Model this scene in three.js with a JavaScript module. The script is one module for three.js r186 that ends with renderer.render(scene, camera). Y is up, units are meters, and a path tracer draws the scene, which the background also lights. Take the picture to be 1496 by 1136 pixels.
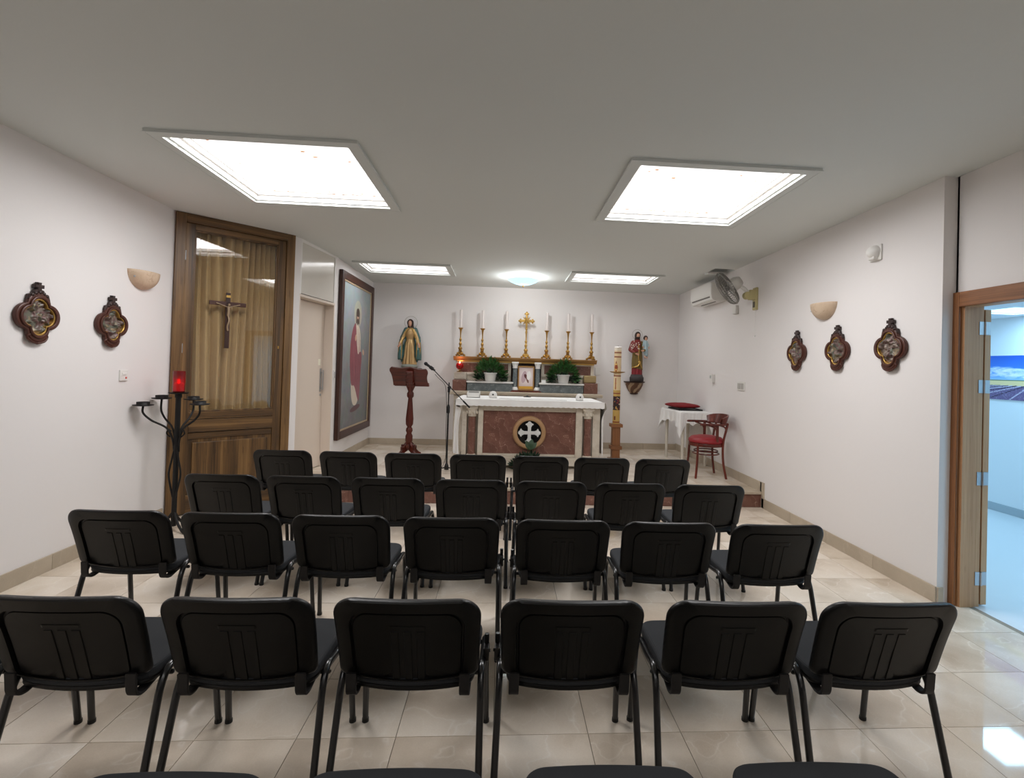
import * as THREE from 'three';
import { RoundedBoxGeometry } from 'three/addons/geometries/RoundedBoxGeometry.js';
import { mergeGeometries, mergeVertices, toCreasedNormals } from 'three/addons/utils/BufferGeometryUtils.js';
import { MarchingCubes } from 'three/addons/objects/MarchingCubes.js';
import { RectAreaLightUniformsLib } from 'three/addons/lights/RectAreaLightUniformsLib.js';

// ---------------------------------------------------------------- camera, lights, exposure
const scene = new THREE.Scene();
scene.background = new THREE.Color(0x000000);
const camera = new THREE.PerspectiveCamera(2 * Math.atan(568 / 748.54) * 180 / Math.PI, 1496 / 1136, 0.05, 60);
camera.position.set(0, 1.543, 0);
camera.rotation.set(0.0130, -0.0670, 0.0302, 'YXZ');
camera.setViewOffset(1496, 1136, -37.9, 41.93, 1496, 1136);
scene.add(camera);
const renderer = new THREE.WebGLRenderer({ antialias: true });
renderer.toneMapping = THREE.LinearToneMapping;
renderer.toneMappingExposure = 1.3;
renderer.shadowMap.enabled = true;
RectAreaLightUniformsLib.init();
const L_NEAR = 8.8, L_FAR = 4.2, L_REAR = 3.0, L_DOME = 1.6, L_NEXT = 12.5;
const WARM = new THREE.Color().setRGB(1.0, 0.99, 1.005), COOL = new THREE.Color().setRGB(0.40, 0.73, 1.0);
function areaLight(w, d, x, y, z, color, power, tilt = 0) {
  const l = new THREE.RectAreaLight(color, power, w, d);
  l.position.set(x, y, z); l.rotation.x = -Math.PI / 2 + tilt; scene.add(l); return l;
}

// ---------------------------------------------------------------- helpers
let seed = 20241;
function rnd() { seed |= 0; seed = seed + 0x6D2B79F5 | 0; let t = Math.imul(seed ^ seed >>> 15, 1 | seed); t = t + Math.imul(t ^ t >>> 7, 61 | t) ^ t; return ((t ^ t >>> 14) >>> 0) / 4294967296; }
const rr = (a, b) => a + (b - a) * rnd();
const PI = Math.PI, V = (x, y, z) => new THREE.Vector3(x, y, z), V2 = (x, y) => new THREE.Vector2(x, y);
const clamp = (x, a, b) => Math.max(a, Math.min(b, x)), mixf = (a, b, t) => a + (b - a) * t, sst = (a, b, x) => { const t = clamp((x - a) / (b - a), 0, 1); return t * t * (3 - 2 * t); };
const CEIL_TILT = -0.015, cy = (z) => 2.955 + 0.015 * (z + 3.4);
const used = {};
function numbered(n) { if (used[n] === undefined) { used[n] = 0; return n; } used[n]++; return n + '_' + String(used[n]).padStart(3, '0'); }
function prep(g) {
  if (g.index) g = g.toNonIndexed();
  for (const k of Object.keys(g.attributes)) if (!['position', 'normal', 'uv'].includes(k)) g.deleteAttribute(k);
  if (!g.attributes.uv) g.setAttribute('uv', new THREE.BufferAttribute(new Float32Array(g.attributes.position.count * 2), 2));
  if (!g.attributes.normal) g.computeVertexNormals();
  return g;
}
function join(...list) { list = list.flat(Infinity); return list.length === 1 ? prep(list[0]) : mergeGeometries(list.map(prep)); }
// uv in metres from the face that each triangle shows; turn swaps the two axes
function muv(g, turn = false, off = 0) {
  g = prep(g);
  const p = g.attributes.position, n = p.count, uv = new Float32Array(n * 2), a = V(), b = V(), c = V(), nn = V();
  for (let i = 0; i < n; i += 3) {
    a.fromBufferAttribute(p, i); b.fromBufferAttribute(p, i + 1); c.fromBufferAttribute(p, i + 2);
    nn.copy(b).sub(a).cross(c.clone().sub(a));
    const ax = Math.abs(nn.x), ay = Math.abs(nn.y), az = Math.abs(nn.z);
    [a, b, c].forEach((q, k) => {
      let u, v; if (ay >= ax && ay >= az) { u = q.x; v = q.z; } else if (ax > az) { u = q.z; v = q.y; } else { u = q.x; v = q.y; }
      uv[(i + k) * 2] = (turn ? v : u) + off; uv[(i + k) * 2 + 1] = (turn ? u : v) + off * 0.7;
    });
  }
  g.setAttribute('uv', new THREE.BufferAttribute(uv, 2)); return g;
}
const box = (w, h, d, x = 0, y = 0, z = 0, r = 0) => { const g = r ? new RoundedBoxGeometry(w, h, d, 2, r) : new THREE.BoxGeometry(w, h, d); g.translate(x, y, z); return g; };
const span = (x0, x1, y0, y1, z0, z1, r = 0) => box(Math.abs(x1 - x0), Math.abs(y1 - y0), Math.abs(z1 - z0), (x0 + x1) / 2, (y0 + y1) / 2, (z0 + z1) / 2, r);
const cyl = (rt, rb, h, x = 0, y = 0, z = 0, s = 20) => { const g = new THREE.CylinderGeometry(rt, rb, h, s); g.translate(x, y, z); return g; };
const lathe = (pts, s = 24) => new THREE.LatheGeometry(pts.map((p) => V2(p[0], p[1])), s);
const ball = (r, x = 0, y = 0, z = 0, sx = 1, sy = 1, sz = 1, s = 16) => { const g = new THREE.SphereGeometry(r, s, Math.round(s * 0.75)); g.scale(sx, sy, sz); g.translate(x, y, z); return g; };
const tr = (g, x = 0, y = 0, z = 0, rx = 0, ry = 0, rz = 0, s = 1) => { g.applyMatrix4(new THREE.Matrix4().compose(V(x, y, z), new THREE.Quaternion().setFromEuler(new THREE.Euler(rx, ry, rz)), V(s, s, s))); return g; };
function roundPath(pts, rad) {
  const path = new THREE.CurvePath(); let last = pts[0];
  for (let i = 1; i < pts.length - 1; i++) {
    const p = pts[i], r = Math.min(rad, p.distanceTo(pts[i - 1]) * 0.48, p.distanceTo(pts[i + 1]) * 0.48);
    const a = p.clone().lerp(pts[i - 1], r / p.distanceTo(pts[i - 1])), b = p.clone().lerp(pts[i + 1], r / p.distanceTo(pts[i + 1]));
    path.add(new THREE.LineCurve3(last, a)); path.add(new THREE.QuadraticBezierCurve3(a, p, b)); last = b;
  }
  path.add(new THREE.LineCurve3(last, pts[pts.length - 1])); return path;
}
const capped = (curve, r, n, s) => [new THREE.TubeGeometry(curve, n, r, s), ...[0, 1].map((t) => { const p = curve.getPoint(t), g = new THREE.SphereGeometry(r, s, 6); g.translate(p.x, p.y, p.z); return g; })];
const tubeR = (pts, r, rad = 0.03, n = 32, s = 10) => join(capped(roundPath(pts.map((p) => V(...p)), rad), r, n, s));
const tubeS = (pts, r, n = 32, s = 8) => join(capped(new THREE.CatmullRomCurve3(pts.map((p) => V(...p))), r, n, s));
function poly(pts, holes = []) { const s = new THREE.Shape(pts.map((p) => V2(p[0], p[1]))); for (const h of holes) s.holes.push(new THREE.Path(h.map((p) => V2(p[0], p[1])))); return s; }
function rrect(w, h, r, cx = 0, cyy = 0) {
  const s = new THREE.Shape(), x0 = cx - w / 2, x1 = cx + w / 2, y0 = cyy - h / 2, y1 = cyy + h / 2;
  s.moveTo(x0 + r, y0); s.lineTo(x1 - r, y0); s.absarc(x1 - r, y0 + r, r, -PI / 2, 0); s.lineTo(x1, y1 - r); s.absarc(x1 - r, y1 - r, r, 0, PI / 2);
  s.lineTo(x0 + r, y1); s.absarc(x0 + r, y1 - r, r, PI / 2, PI); s.lineTo(x0, y0 + r); s.absarc(x0 + r, y0 + r, r, PI, PI * 1.5); return s;
}
const ext = (shape, depth, bevel = 0, seg = 2, curve = 12) => new THREE.ExtrudeGeometry(shape, { depth: depth - 2 * bevel, bevelEnabled: bevel > 0, bevelSize: bevel, bevelThickness: bevel, bevelOffset: -bevel, bevelSegments: seg, curveSegments: curve }).translate(0, 0, bevel);
// a wall from its plan outline [x, z], between two heights
function plan(pts, y0, y1) { const g = ext(poly(pts.map(([x, z]) => [x, -z])), y1 - y0); g.rotateX(-PI / 2); g.translate(0, y0, 0); return g; }

function shade(o) { o.castShadow = true; o.receiveShadow = true; return o; }
function thing(name, label, category, pos = [0, 0, 0], turn = 0, group) {
  const o = new THREE.Group(); o.name = numbered(name); o.position.set(...pos); o.rotation.y = turn;
  o.userData = { label, category }; if (group) o.userData.group = group; scene.add(o); return o;
}
function one(name, label, category, geo, material, pos = [0, 0, 0], turn = 0, group) {
  const o = shade(new THREE.Mesh(geo, material)); o.name = numbered(name); o.position.set(...pos); o.rotation.y = turn;
  o.userData = { label, category }; if (group) o.userData.group = group; scene.add(o); return o;
}
function part(parent, name, geo, material, label, stuff) {
  const o = shade(new THREE.Mesh(geo, material)); o.name = name; if (label) o.userData.label = label; if (stuff) o.userData.kind = 'stuff'; parent.add(o); return o;
}
function struct(name, geo, material, label, category = 'wall') {
  const o = geo ? shade(new THREE.Mesh(geo, material)) : new THREE.Group(); o.name = name; o.userData = { kind: 'structure', label, category }; scene.add(o); return o;
}

// ---------------------------------------------------------------- textures
const hash = (x, y, s) => { let h = Math.imul(x | 0, 374761393) + Math.imul(y | 0, 668265263) + Math.imul(s | 0, 2147483647 ^ 0x5bd1e995); h = Math.imul(h ^ h >>> 13, 1274126177); return ((h ^ h >>> 16) >>> 0) / 4294967296; };
function pn(x, y, px, py, s) { // periodic value noise
  const xi = Math.floor(x), yi = Math.floor(y), fx = x - xi, fy = y - yi, m = (a, b) => ((a % b) + b) % b, u = fx * fx * (3 - 2 * fx), v = fy * fy * (3 - 2 * fy);
  const a = hash(m(xi, px), m(yi, py), s), b = hash(m(xi + 1, px), m(yi, py), s), c = hash(m(xi, px), m(yi + 1, py), s), d = hash(m(xi + 1, px), m(yi + 1, py), s);
  return mixf(mixf(a, b, u), mixf(c, d, u), v);
}
function fbm(u, v, fx, fy, oct, s) { let t = 0, a = 0.5, n = 0; for (let i = 0; i < oct; i++) { t += a * pn(u * fx, v * fy, fx, fy, s + i * 17); n += a; a *= 0.5; fx *= 2; fy *= 2; } return t / n; }
function tex(w, h, fn, repX, repY, srgb = true) {
  const d = new Uint8Array(w * h * 4);
  for (let y = 0; y < h; y++) for (let x = 0; x < w; x++) { const c = fn((x + 0.5) / w, (y + 0.5) / h), i = (y * w + x) * 4; d[i] = clamp(c[0], 0, 255); d[i + 1] = clamp(c[1], 0, 255); d[i + 2] = clamp(c[2], 0, 255); d[i + 3] = 255; }
  const t = new THREE.DataTexture(d, w, h); t.wrapS = t.wrapT = THREE.RepeatWrapping; t.magFilter = THREE.LinearFilter; t.minFilter = THREE.LinearMipmapLinearFilter; t.generateMipmaps = true;
  if (srgb) t.colorSpace = THREE.SRGBColorSpace; t.repeat.set(1 / repX, 1 / repY); t.needsUpdate = true; return t;
}
const ramp = (stops, t) => { t = clamp(t, 0, 1) * (stops.length - 1); const i = Math.min(stops.length - 2, Math.floor(t)), f = t - i; return [0, 1, 2].map((k) => mixf(stops[i][k], stops[i + 1][k], f)); };
const woodTex = (stops, s, rx = 0.5, ry = 1.4) => tex(256, 512, (u, v) => {
  const warp = fbm(u, v, 4, 2, 3, s) * 0.16, fine = fbm(u, v, 96, 4, 2, s + 5), broad = fbm(u + warp, v, 10, 1, 3, s + 9), pore = pn(u * 128, v * 16, 128, 16, s + 30);
  return ramp(stops, broad * 0.95 + (fine - 0.5) * 0.6 - (pore > 0.86 ? 0.18 : 0) - 0.05);
}, rx, ry);
const marbleTex = (stops, vein, s, size, veins = 0.5, dir = 1) => tex(512, 512, (u, v) => {
  const w1 = fbm(u, v, 4, 4, 4, s), w2 = fbm(u, v, 8, 8, 4, s + 40), base = ramp(stops, w1 * 0.7 + w2 * 0.5 - 0.1);
  const t = Math.abs(Math.sin(PI * (2 * (u + dir * v) + 1.6 * (w1 - 0.5) + 1.3 * (w2 - 0.5)))), t2 = Math.abs(Math.sin(PI * (3 * u - dir * v * 2 + 3.1 * (w2 - 0.5))));
  const k = veins * (Math.pow(1 - t, 16) + 0.6 * Math.pow(1 - t2, 24)) * (0.3 + w2);
  const g = (hash(u * 512, v * 512, s) - 0.5) * 6; return base.map((c, i) => mixf(c, vein[i], clamp(k, 0, 1)) + g);
}, size, size);
const plasterBump = tex(512, 512, (u, v) => { const a = fbm(u, v, 6, 6, 5, 77) * 170 + fbm(u, v, 64, 64, 3, 5) * 60; return [a, a, a]; }, 1.6, 1.6, false);
const T = {
  floor: marbleTex([[172, 154, 134], [222, 208, 190], [248, 240, 228]], [246, 240, 231], 3, 1.6, 0.6),
  beige: marbleTex([[170, 156, 136], [186, 172, 152], [200, 186, 166]], [216, 204, 186], 8, 1.0, 0.4),
  red: marbleTex([[94, 61, 51], [117, 79, 67], [144, 105, 91]], [206, 182, 170], 12, 0.5, 1.0),
  green: marbleTex([[70, 78, 80], [104, 112, 114], [140, 146, 146]], [186, 190, 188], 19, 0.35, 0.8),
  pale: marbleTex([[184, 172, 154], [206, 196, 180], [220, 212, 198]], [170, 150, 126], 23, 0.5, 0.5),
  oak: woodTex([[64, 46, 26], [98, 71, 40], [126, 95, 57], [144, 110, 68]], 31),
  oakWarm: woodTex([[112, 70, 38], [142, 92, 53], [162, 110, 66]], 41),
  oakPale: woodTex([[172, 126, 88], [192, 148, 108], [208, 166, 126]], 51),
  mahogany: woodTex([[66, 22, 14], [98, 36, 22], [122, 50, 30]], 61, 0.4, 1.0),
  darkframe: woodTex([[40, 20, 12], [66, 32, 18], [88, 46, 26]], 71, 0.3, 1.0),
};
T.alabaster = marbleTex([[186, 160, 134], [206, 182, 156], [220, 200, 176]], [168, 136, 108], 91, 1, 0.6);
T.fabric = tex(128, 128, (u, v) => { const a = 150 + 60 * (Math.sin(u * PI * 64) * Math.sin(v * PI * 64)) + 40 * (hash(u * 128, v * 128, 3) - 0.5); return [a, a, a]; }, 0.12, 0.12, false);
T.curtain = tex(256, 256, (u, v) => { const k = 0.86 + 0.08 * (fbm(u, v, 64, 6, 3, 9) - 0.5) + 0.34 * (hash(u * 256, v * 256, 4) - 0.5) * (fbm(u, v, 16, 16, 2, 8)); return [212 * k, 180 * k, 126 * k]; }, 0.4, 0.4);

// ---------------------------------------------------------------- materials
const std = (o) => new THREE.MeshStandardMaterial(o), phy = (o) => new THREE.MeshPhysicalMaterial(o);
const M = {
  wall: std({ color: 0xe8e4e2, roughness: 0.85, bumpMap: plasterBump, bumpScale: 0.0016 }),
  ceil: std({ color: 0xdce0dd, roughness: 0.92, bumpMap: plasterBump, bumpScale: 0.0015 }),
  grout: std({ color: 0x8c8274, roughness: 0.9 }),
  tile: phy({ map: T.floor, roughness: 0.045, specularIntensity: 0.8 }),
  nosing: phy({ map: T.beige, roughness: 0.22 }),
  beige: std({ map: T.beige, roughness: 0.35 }),
  red: std({ map: T.red, roughness: 0.28 }),
  green: std({ map: T.green, roughness: 0.3 }),
  pale: std({ map: T.pale, roughness: 0.4 }),
  white: std({ color: 0xe9e7e3, roughness: 0.45 }),
  whitePlastic: std({ color: 0xe4e2dd, roughness: 0.35 }),
  cream: std({ color: 0xe0d2c4, roughness: 0.5 }),
  transom: phy({ color: 0xd6d1c8, roughness: 0.12 }),
  oak: std({ map: T.oak, roughness: 0.42 }), oakWarm: std({ map: T.oakWarm, roughness: 0.45 }), oakPale: std({ map: T.oakPale, roughness: 0.5 }),
  mahogany: std({ map: T.mahogany, roughness: 0.3 }), darkframe: std({ map: T.darkframe, roughness: 0.4 }),
  chairFabric: std({ color: 0x2b2d30, roughness: 0.95, bumpMap: T.fabric, bumpScale: 0.0006 }),
  chairPlastic: phy({ color: 0x070707, roughness: 0.38, specularIntensity: 0.75 }),
  chairPad: phy({ color: 0x0f0f10, roughness: 0.45 }),
  chairMetal: phy({ color: 0x0a0a0b, roughness: 0.28, clearcoat: 0.4 }),
  bracket: std({ color: 0x1c1a1a, roughness: 0.6 }),
  steel: std({ color: 0xb9bcc0, roughness: 0.35, metalness: 0.9 }),
  iron: std({ color: 0x100e0d, roughness: 0.55, metalness: 0.3 }),
  brass: std({ color: 0xb08a4a, roughness: 0.32, metalness: 0.95 }),
  gold: std({ color: 0xc9a35a, roughness: 0.34, metalness: 0.8 }),
  goldWood: std({ color: 0xa37a46, roughness: 0.45, metalness: 0.25 }),
  candle: phy({ color: 0xe6deda, roughness: 0.55 }),
  cloth: std({ color: 0xf1f0ee, roughness: 0.9, side: THREE.DoubleSide }),
  black: std({ color: 0x0b0b0c, roughness: 0.5 }),
  blackGloss: std({ color: 0x0c0c0c, roughness: 0.2 }),
  glass: phy({ color: 0xffffff, roughness: 0.02, transmission: 1, thickness: 0, ior: 1.5 }),
  redVelvet: phy({ color: 0x7c0d16, roughness: 0.85, sheen: 0.6, sheenColor: new THREE.Color(0xa02030), sheenRoughness: 0.5 }),
  redLeather: phy({ color: 0x8c1620, roughness: 0.45 }),
  skin: std({ color: 0xc99a80, roughness: 0.6 }),
  hair: std({ color: 0x2c1a12, roughness: 0.7 }),
  leaf: std({ color: 0x2c5a22, roughness: 0.55, side: THREE.DoubleSide }),
  leafDark: std({ color: 0x17301a, roughness: 0.6, side: THREE.DoubleSide }),
  alabaster: phy({ color: 0xd8bfa6, roughness: 0.5, transmission: 0.2, thickness: 0 }),
  terracotta: std({ color: 0x7a3a26, roughness: 0.7 }),
};

// ---------------------------------------------------------------- the room
const PLAT = 0.18, XL = -3.165, XR = 3.03, ZB = -8.73, ZS = -5.75;
const A1 = [XL, -5.10], B1 = [-2.36, -5.86], C1 = [-2.32, -5.95], D1 = [-2.215, -6.83];
const tileGeos = new Map();
function tileMesh(parent, x0, x1, z0, z1, y, material = M.tile) { // z0 > z1
  const w = x1 - x0, d = z0 - z1; if (w < 0.02 || d < 0.02) return;
  const variant = Math.floor(rnd() * 8), key = w.toFixed(3) + '/' + d.toFixed(3) + '/' + variant;
  if (!tileGeos.has(key)) {
    let g = muv(box(w - 0.003, 0.012, d - 0.003, 0, -0.006, 0)); const uv = g.attributes.uv, a = (variant % 4) * 0.37, b = variant * 0.23, q = variant & 1;
    for (let i = 0; i < uv.count; i++) { const u = uv.getX(i), v = uv.getY(i); uv.setXY(i, (q ? -u : u) + a, (q ? -v : v) + b); }
    tileGeos.set(key, g);
  }
  const t = part(parent, 'tile', tileGeos.get(key), material); t.position.set((x0 + x1) / 2, y, (z0 + z1) / 2); return t;
}
const floor = struct('floor', span(-3.4, 3.25, -0.2, -0.004, 3.4, -9.0), M.grout, 'glossy beige marble tile floor of the chapel', 'floor');
const jx = []; for (let i = -4; i < 13; i++) jx.push(-1.595 + 0.4 * i);
const jz = []; for (let j = -6; j < 20; j++) jz.push(-2.165 - 0.4 * j);
const clipTiles = (parent, x0, x1, z0, z1, y) => {
  for (let i = 0; i < jx.length - 1; i++) for (let j = 0; j < jz.length - 1; j++) {
    const a = Math.max(jx[i], x0), b = Math.min(jx[i + 1], x1), c = Math.min(jz[j], z0), d = Math.max(jz[j + 1], z1); if (b - a > 0.02 && c - d > 0.02) tileMesh(parent, a, b, c, d, y);
  }
};
clipTiles(floor, XL, 3.25, 0.23, ZS, 0);
{ // rest of the floor behind the viewer, joined
  const list = []; for (let i = 0; i < jx.length - 1; i++) for (let z = 0.24; z < 3.2; z += 0.4) { const a = Math.max(jx[i], XL), b = Math.min(jx[i + 1], 3.25); if (b - a > 0.02) list.push(box(b - a - 0.003, 0.012, Math.min(0.397, 3.2 - z), (a + b) / 2, -0.006, z + Math.min(0.397, 3.2 - z) / 2)); }
  part(floor, 'tile_field', muv(join(list)), M.tile, 'beige marble tiles at the rear of the chapel', true);
}
const platform = struct('platform', span(-2.6, XR + 0.02, -0.05, PLAT - 0.016, ZS - 0.03, ZB - 0.1), M.grout, 'raised altar platform with marble tiles and red marble riser', 'platform');
clipTiles(platform, -2.6, XR, ZS - 0.32, ZB, PLAT);
for (let x = -2.45; x < XR; x += 0.8) {
  const x1 = Math.min(x + 0.8, XR);
  part(platform, 'step_nosing', muv(span(x + 0.0015, x1 - 0.0015, PLAT - 0.03, PLAT, ZS + 0.012, ZS - 0.318, 0.004), true, x), M.nosing);
  if (x1 - x > 0.1) part(platform, 'step_riser', muv(span(x + 0.001, x1 - 0.001, 0, PLAT - 0.03, ZS - 0.03, ZS - 0.005), true, x), M.red);
}
// ceiling slab with its openings
const PANELS = [[-1.635, -4.03, 1.17, 1.25], [1.475, -4.035, 1.18, 1.24], [-1.42, -7.42, 1.18, 0.62], [1.585, -7.50, 1.20, 0.62], [-1.60, 1.0, 1.18, 1.24], [1.50, 1.0, 1.18, 1.24]];
const HATCH = [2.74, 3.02, -6.56, -6.84];
{
  const L = (z) => z / Math.cos(CEIL_TILT);
  const holes = PANELS.map(([x, z, w, d]) => [[x - w / 2, -(z - d / 2)], [x - w / 2, -(z + d / 2)], [x + w / 2, -(z + d / 2)], [x + w / 2, -(z - d / 2)]]);
  holes.push([[HATCH[0], -HATCH[3]], [HATCH[0], -HATCH[2]], [HATCH[1], -HATCH[2]], [HATCH[1], -HATCH[3]]]);
  const g = ext(poly([[-3.4, -3.4], [3.3, -3.4], [3.3, 9.0], [-3.4, 9.0]], holes), 0.14); g.rotateX(-PI / 2);
  // shear so that the slab falls gently to the altar wall
  const p = g.attributes.position; for (let i = 0; i < p.count; i++) p.setY(i, p.getY(i) + cy(p.getZ(i)));
  g.computeVertexNormals();
  struct('ceiling', muv(g), M.ceil, 'plain off-white plaster ceiling', 'ceiling');
  const hx0 = HATCH[0] - 0.02, hx1 = HATCH[1] + 0.02, hy = cy(-6.45);
  struct('ceiling_void', join(span(hx0, hx1, hy + 0.55, hy + 0.57, HATCH[2] + 0.04, HATCH[3] - 0.04), span(hx0 - 0.02, hx0, hy + 0.13, hy + 0.57, HATCH[2] + 0.04, HATCH[3] - 0.04), span(hx1, hx1 + 0.02, hy + 0.13, hy + 0.57, HATCH[2] + 0.04, HATCH[3] - 0.04), span(hx0, hx1, hy + 0.13, hy + 0.57, HATCH[2] + 0.04, HATCH[2] + 0.06), span(hx0, hx1, hy + 0.13, hy + 0.57, HATCH[3] - 0.06, HATCH[3] - 0.04)), std({ color: 0x7a7068, roughness: 0.95 }), 'dark void above the open ceiling hatch', 'void');
}
struct('wall_left', muv(plan([[XL, 3.2], [XL, A1[1]], [XL - 0.2, A1[1] - 0.1], [XL - 0.2, 3.2]], -0.1, 3.14)), M.wall, 'white plaster wall with carved plaques beside the wooden door');
struct('wall_rear', muv(span(-3.4, 6.1, -0.1, 3.15, 3.2, 3.4)), M.wall, 'white plaster wall at the rear of the chapel');
struct('wall_back', muv(span(-2.5, 3.3, -0.1, 3.0, ZB, ZB - 0.2)), M.wall, 'white plaster wall behind the altar');
struct('wall_alcove', muv(join(
  plan([[D1[0], D1[1]], [D1[0], ZB], [D1[0] - 0.25, ZB], [D1[0] - 0.25, D1[1]]], 0, 3.05),
  plan([B1, C1, [C1[0] - 0.13, C1[1] - 0.015], [B1[0] - 0.1, B1[1] - 0.1]], 0, 3.05))), M.wall, 'white plaster side wall of the altar platform carrying the tall painting');
struct('wall_right', muv(span(XR, 3.28, -0.1, 3.1, -3.36, ZB)), M.wall, 'white plaster wall with three carved plaques');
struct('wall_doorway', muv(join(span(3.13, 3.28, -0.1, 3.14, 3.2, -2.36), span(3.13, 3.28, 2.11, 3.14, -2.36, -3.36), span(3.13, 3.28, -0.1, 3.14, -3.345, -3.36))), M.wall, 'white plaster wall around the oak doorway');
{ // white wall above and behind the slanted door and the narrow door
  const u = V(B1[0] - A1[0], 0, B1[1] - A1[1]).normalize(), n = V(-u.z, 0, u.x);
  struct('wall_corner', muv(join(
    plan([[A1[0], A1[1]], [B1[0], B1[1]], [B1[0] - 0.12 * n.x, B1[1] - 0.12 * n.z], [A1[0] - 0.12 * n.x, A1[1] - 0.12 * n.z]], 2.925, 3.1),
    plan([[A1[0] - 0.35 * n.x, A1[1] - 0.35 * n.z], [B1[0] - 0.35 * n.x, B1[1] - 0.35 * n.z], [B1[0] - 0.45 * n.x, B1[1] - 0.45 * n.z], [A1[0] - 0.45 * n.x, A1[1] - 0.45 * n.z]], -0.1, 3.1))), M.wall, 'white wall strip above and behind the slanted wooden door');
}
// marble skirting in single slabs
function skirting(name, pts, label, h = 0.11) { // pts: list of [x, z] corners walked with the room on the left hand
  const o = struct(name, null, null, label, 'baseboard');
  for (const [p, q, y0] of pts) {
    const d = V(q[0] - p[0], 0, q[1] - p[1]), len = d.length(), n = Math.max(1, Math.round(len / 0.6)), ang = Math.atan2(-d.z, d.x);
    for (let i = 0; i < n; i++) { const m = part(o, 'skirting_slab', muv(box(len / n - 0.002, h, 0.012, 0, h / 2, 0, 0.002), false, i * 0.31 + p[0]), M.beige); m.position.set(p[0] + d.x * (i + 0.5) / n, y0, p[1] + d.z * (i + 0.5) / n); m.rotation.y = ang; }
  }
}
skirting('baseboard_left', [[[XL + 0.006, 3.2], [XL + 0.006, -5.06], 0]], 'beige marble skirting along the left wall');
skirting('baseboard_right', [[[XR - 0.006, -3.36], [XR - 0.006, ZS - 0.0], 0], [[XR - 0.006, ZS], [XR - 0.006, ZB], PLAT], [[XR, -3.354], [3.07, -3.354], 0]], 'beige marble skirting stepping up at the platform');
part(scene.getObjectByName('baseboard_right'), 'skirting_slab', muv(span(XR - 0.012, XR, 0, 0.29, ZS + 0.05, ZS - 0.03)), M.beige);
skirting('baseboard_back', [[[-2.2, ZB + 0.006], [XR, ZB + 0.006], PLAT]], 'beige marble skirting behind the altar', 0.1);
skirting('baseboard_alcove', [[[D1[0] + 0.006, D1[1]], [D1[0] + 0.006, ZB], PLAT]], 'beige marble skirting below the tall painting', 0.1);

// ---------------------------------------------------------------- the room beyond the doorway
const NXW = 5.91, NCY = 2.29;
const nextWall = std({ color: 0xe6e8ea, roughness: 0.8 });
struct('floor_beyond', muv(span(3.25, 6.2, -0.2, -0.002, 3.4, -8.6)), phy({ color: 0xd6d8da, roughness: 0.2 }), 'pale glossy floor of the room beyond the doorway', 'floor');
struct('wall_beyond', span(NXW, NXW + 0.15, -0.1, 2.6, 3.2, -8.6), nextWall, 'pale wall with landscape poster in the room beyond');
struct('wall_beyond_end', span(3.28, NXW, -0.1, 2.6, -8.45, -8.6), nextWall, 'far end wall of the room beyond the doorway');
struct('baseboard_beyond', span(NXW - 0.014, NXW, 0, 0.09, 3.2, -8.45), std({ color: 0xa9b2b8, roughness: 0.5 }), 'grey skirting in the room beyond the doorway', 'baseboard');
const NLIGHTS = [[5.42, -5.10], [4.2, -1.8], [5.42, -2.4], [4.0, -7.2], [5.42, 0.3], [4.0, 0.3], [4.0, -3.7], [5.42, -7.2]];
{
  const holes = NLIGHTS.map(([x, z]) => [[x - 0.3, -(z - 0.28)], [x - 0.3, -(z + 0.28)], [x + 0.3, -(z + 0.28)], [x + 0.3, -(z - 0.28)]]);
  const g = ext(poly([[3.28, -3.2], [6.05, -3.2], [6.05, 8.6], [3.28, 8.6]], holes), 0.1); g.rotateX(-PI / 2); g.translate(0, NCY, 0);
  struct('ceiling_beyond', g, nextWall, 'pale ceiling of the room beyond the doorway', 'ceiling');
}
NLIGHTS.forEach(([x, z], i) => {
  const t = thing('square_ceiling_light', i ? 'square ceiling light panel out of sight in the room beyond, fitting ' + ['two', 'three', 'four', 'five', 'six', 'seven', 'eight'][i - 1] : 'square ceiling light panel beyond the doorway, above the poster', 'light', [x, NCY, z]);
  part(t, 'diffuser', box(0.6, 0.01, 0.56, 0, 0.02, 0), std({ color: 0xffffff, emissive: COOL, emissiveIntensity: 1.2, roughness: 0.5 }));
  part(t, 'frame', join(box(0.6, 0.04, 0.012, 0, 0.02, 0.274), box(0.6, 0.04, 0.012, 0, 0.02, -0.274), box(0.012, 0.04, 0.536, 0.294, 0.02, 0), box(0.012, 0.04, 0.536, -0.294, 0.02, 0)), M.white);
  areaLight(0.56, 0.52, x, NCY + 0.008, z, COOL, L_NEXT);
});
function canvasTex(w, h, draw) { const c = document.createElement('canvas'); c.width = w; c.height = h; draw(c.getContext('2d'), w, h); const t = new THREE.CanvasTexture(c); t.colorSpace = THREE.SRGBColorSpace; return t; }
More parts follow.
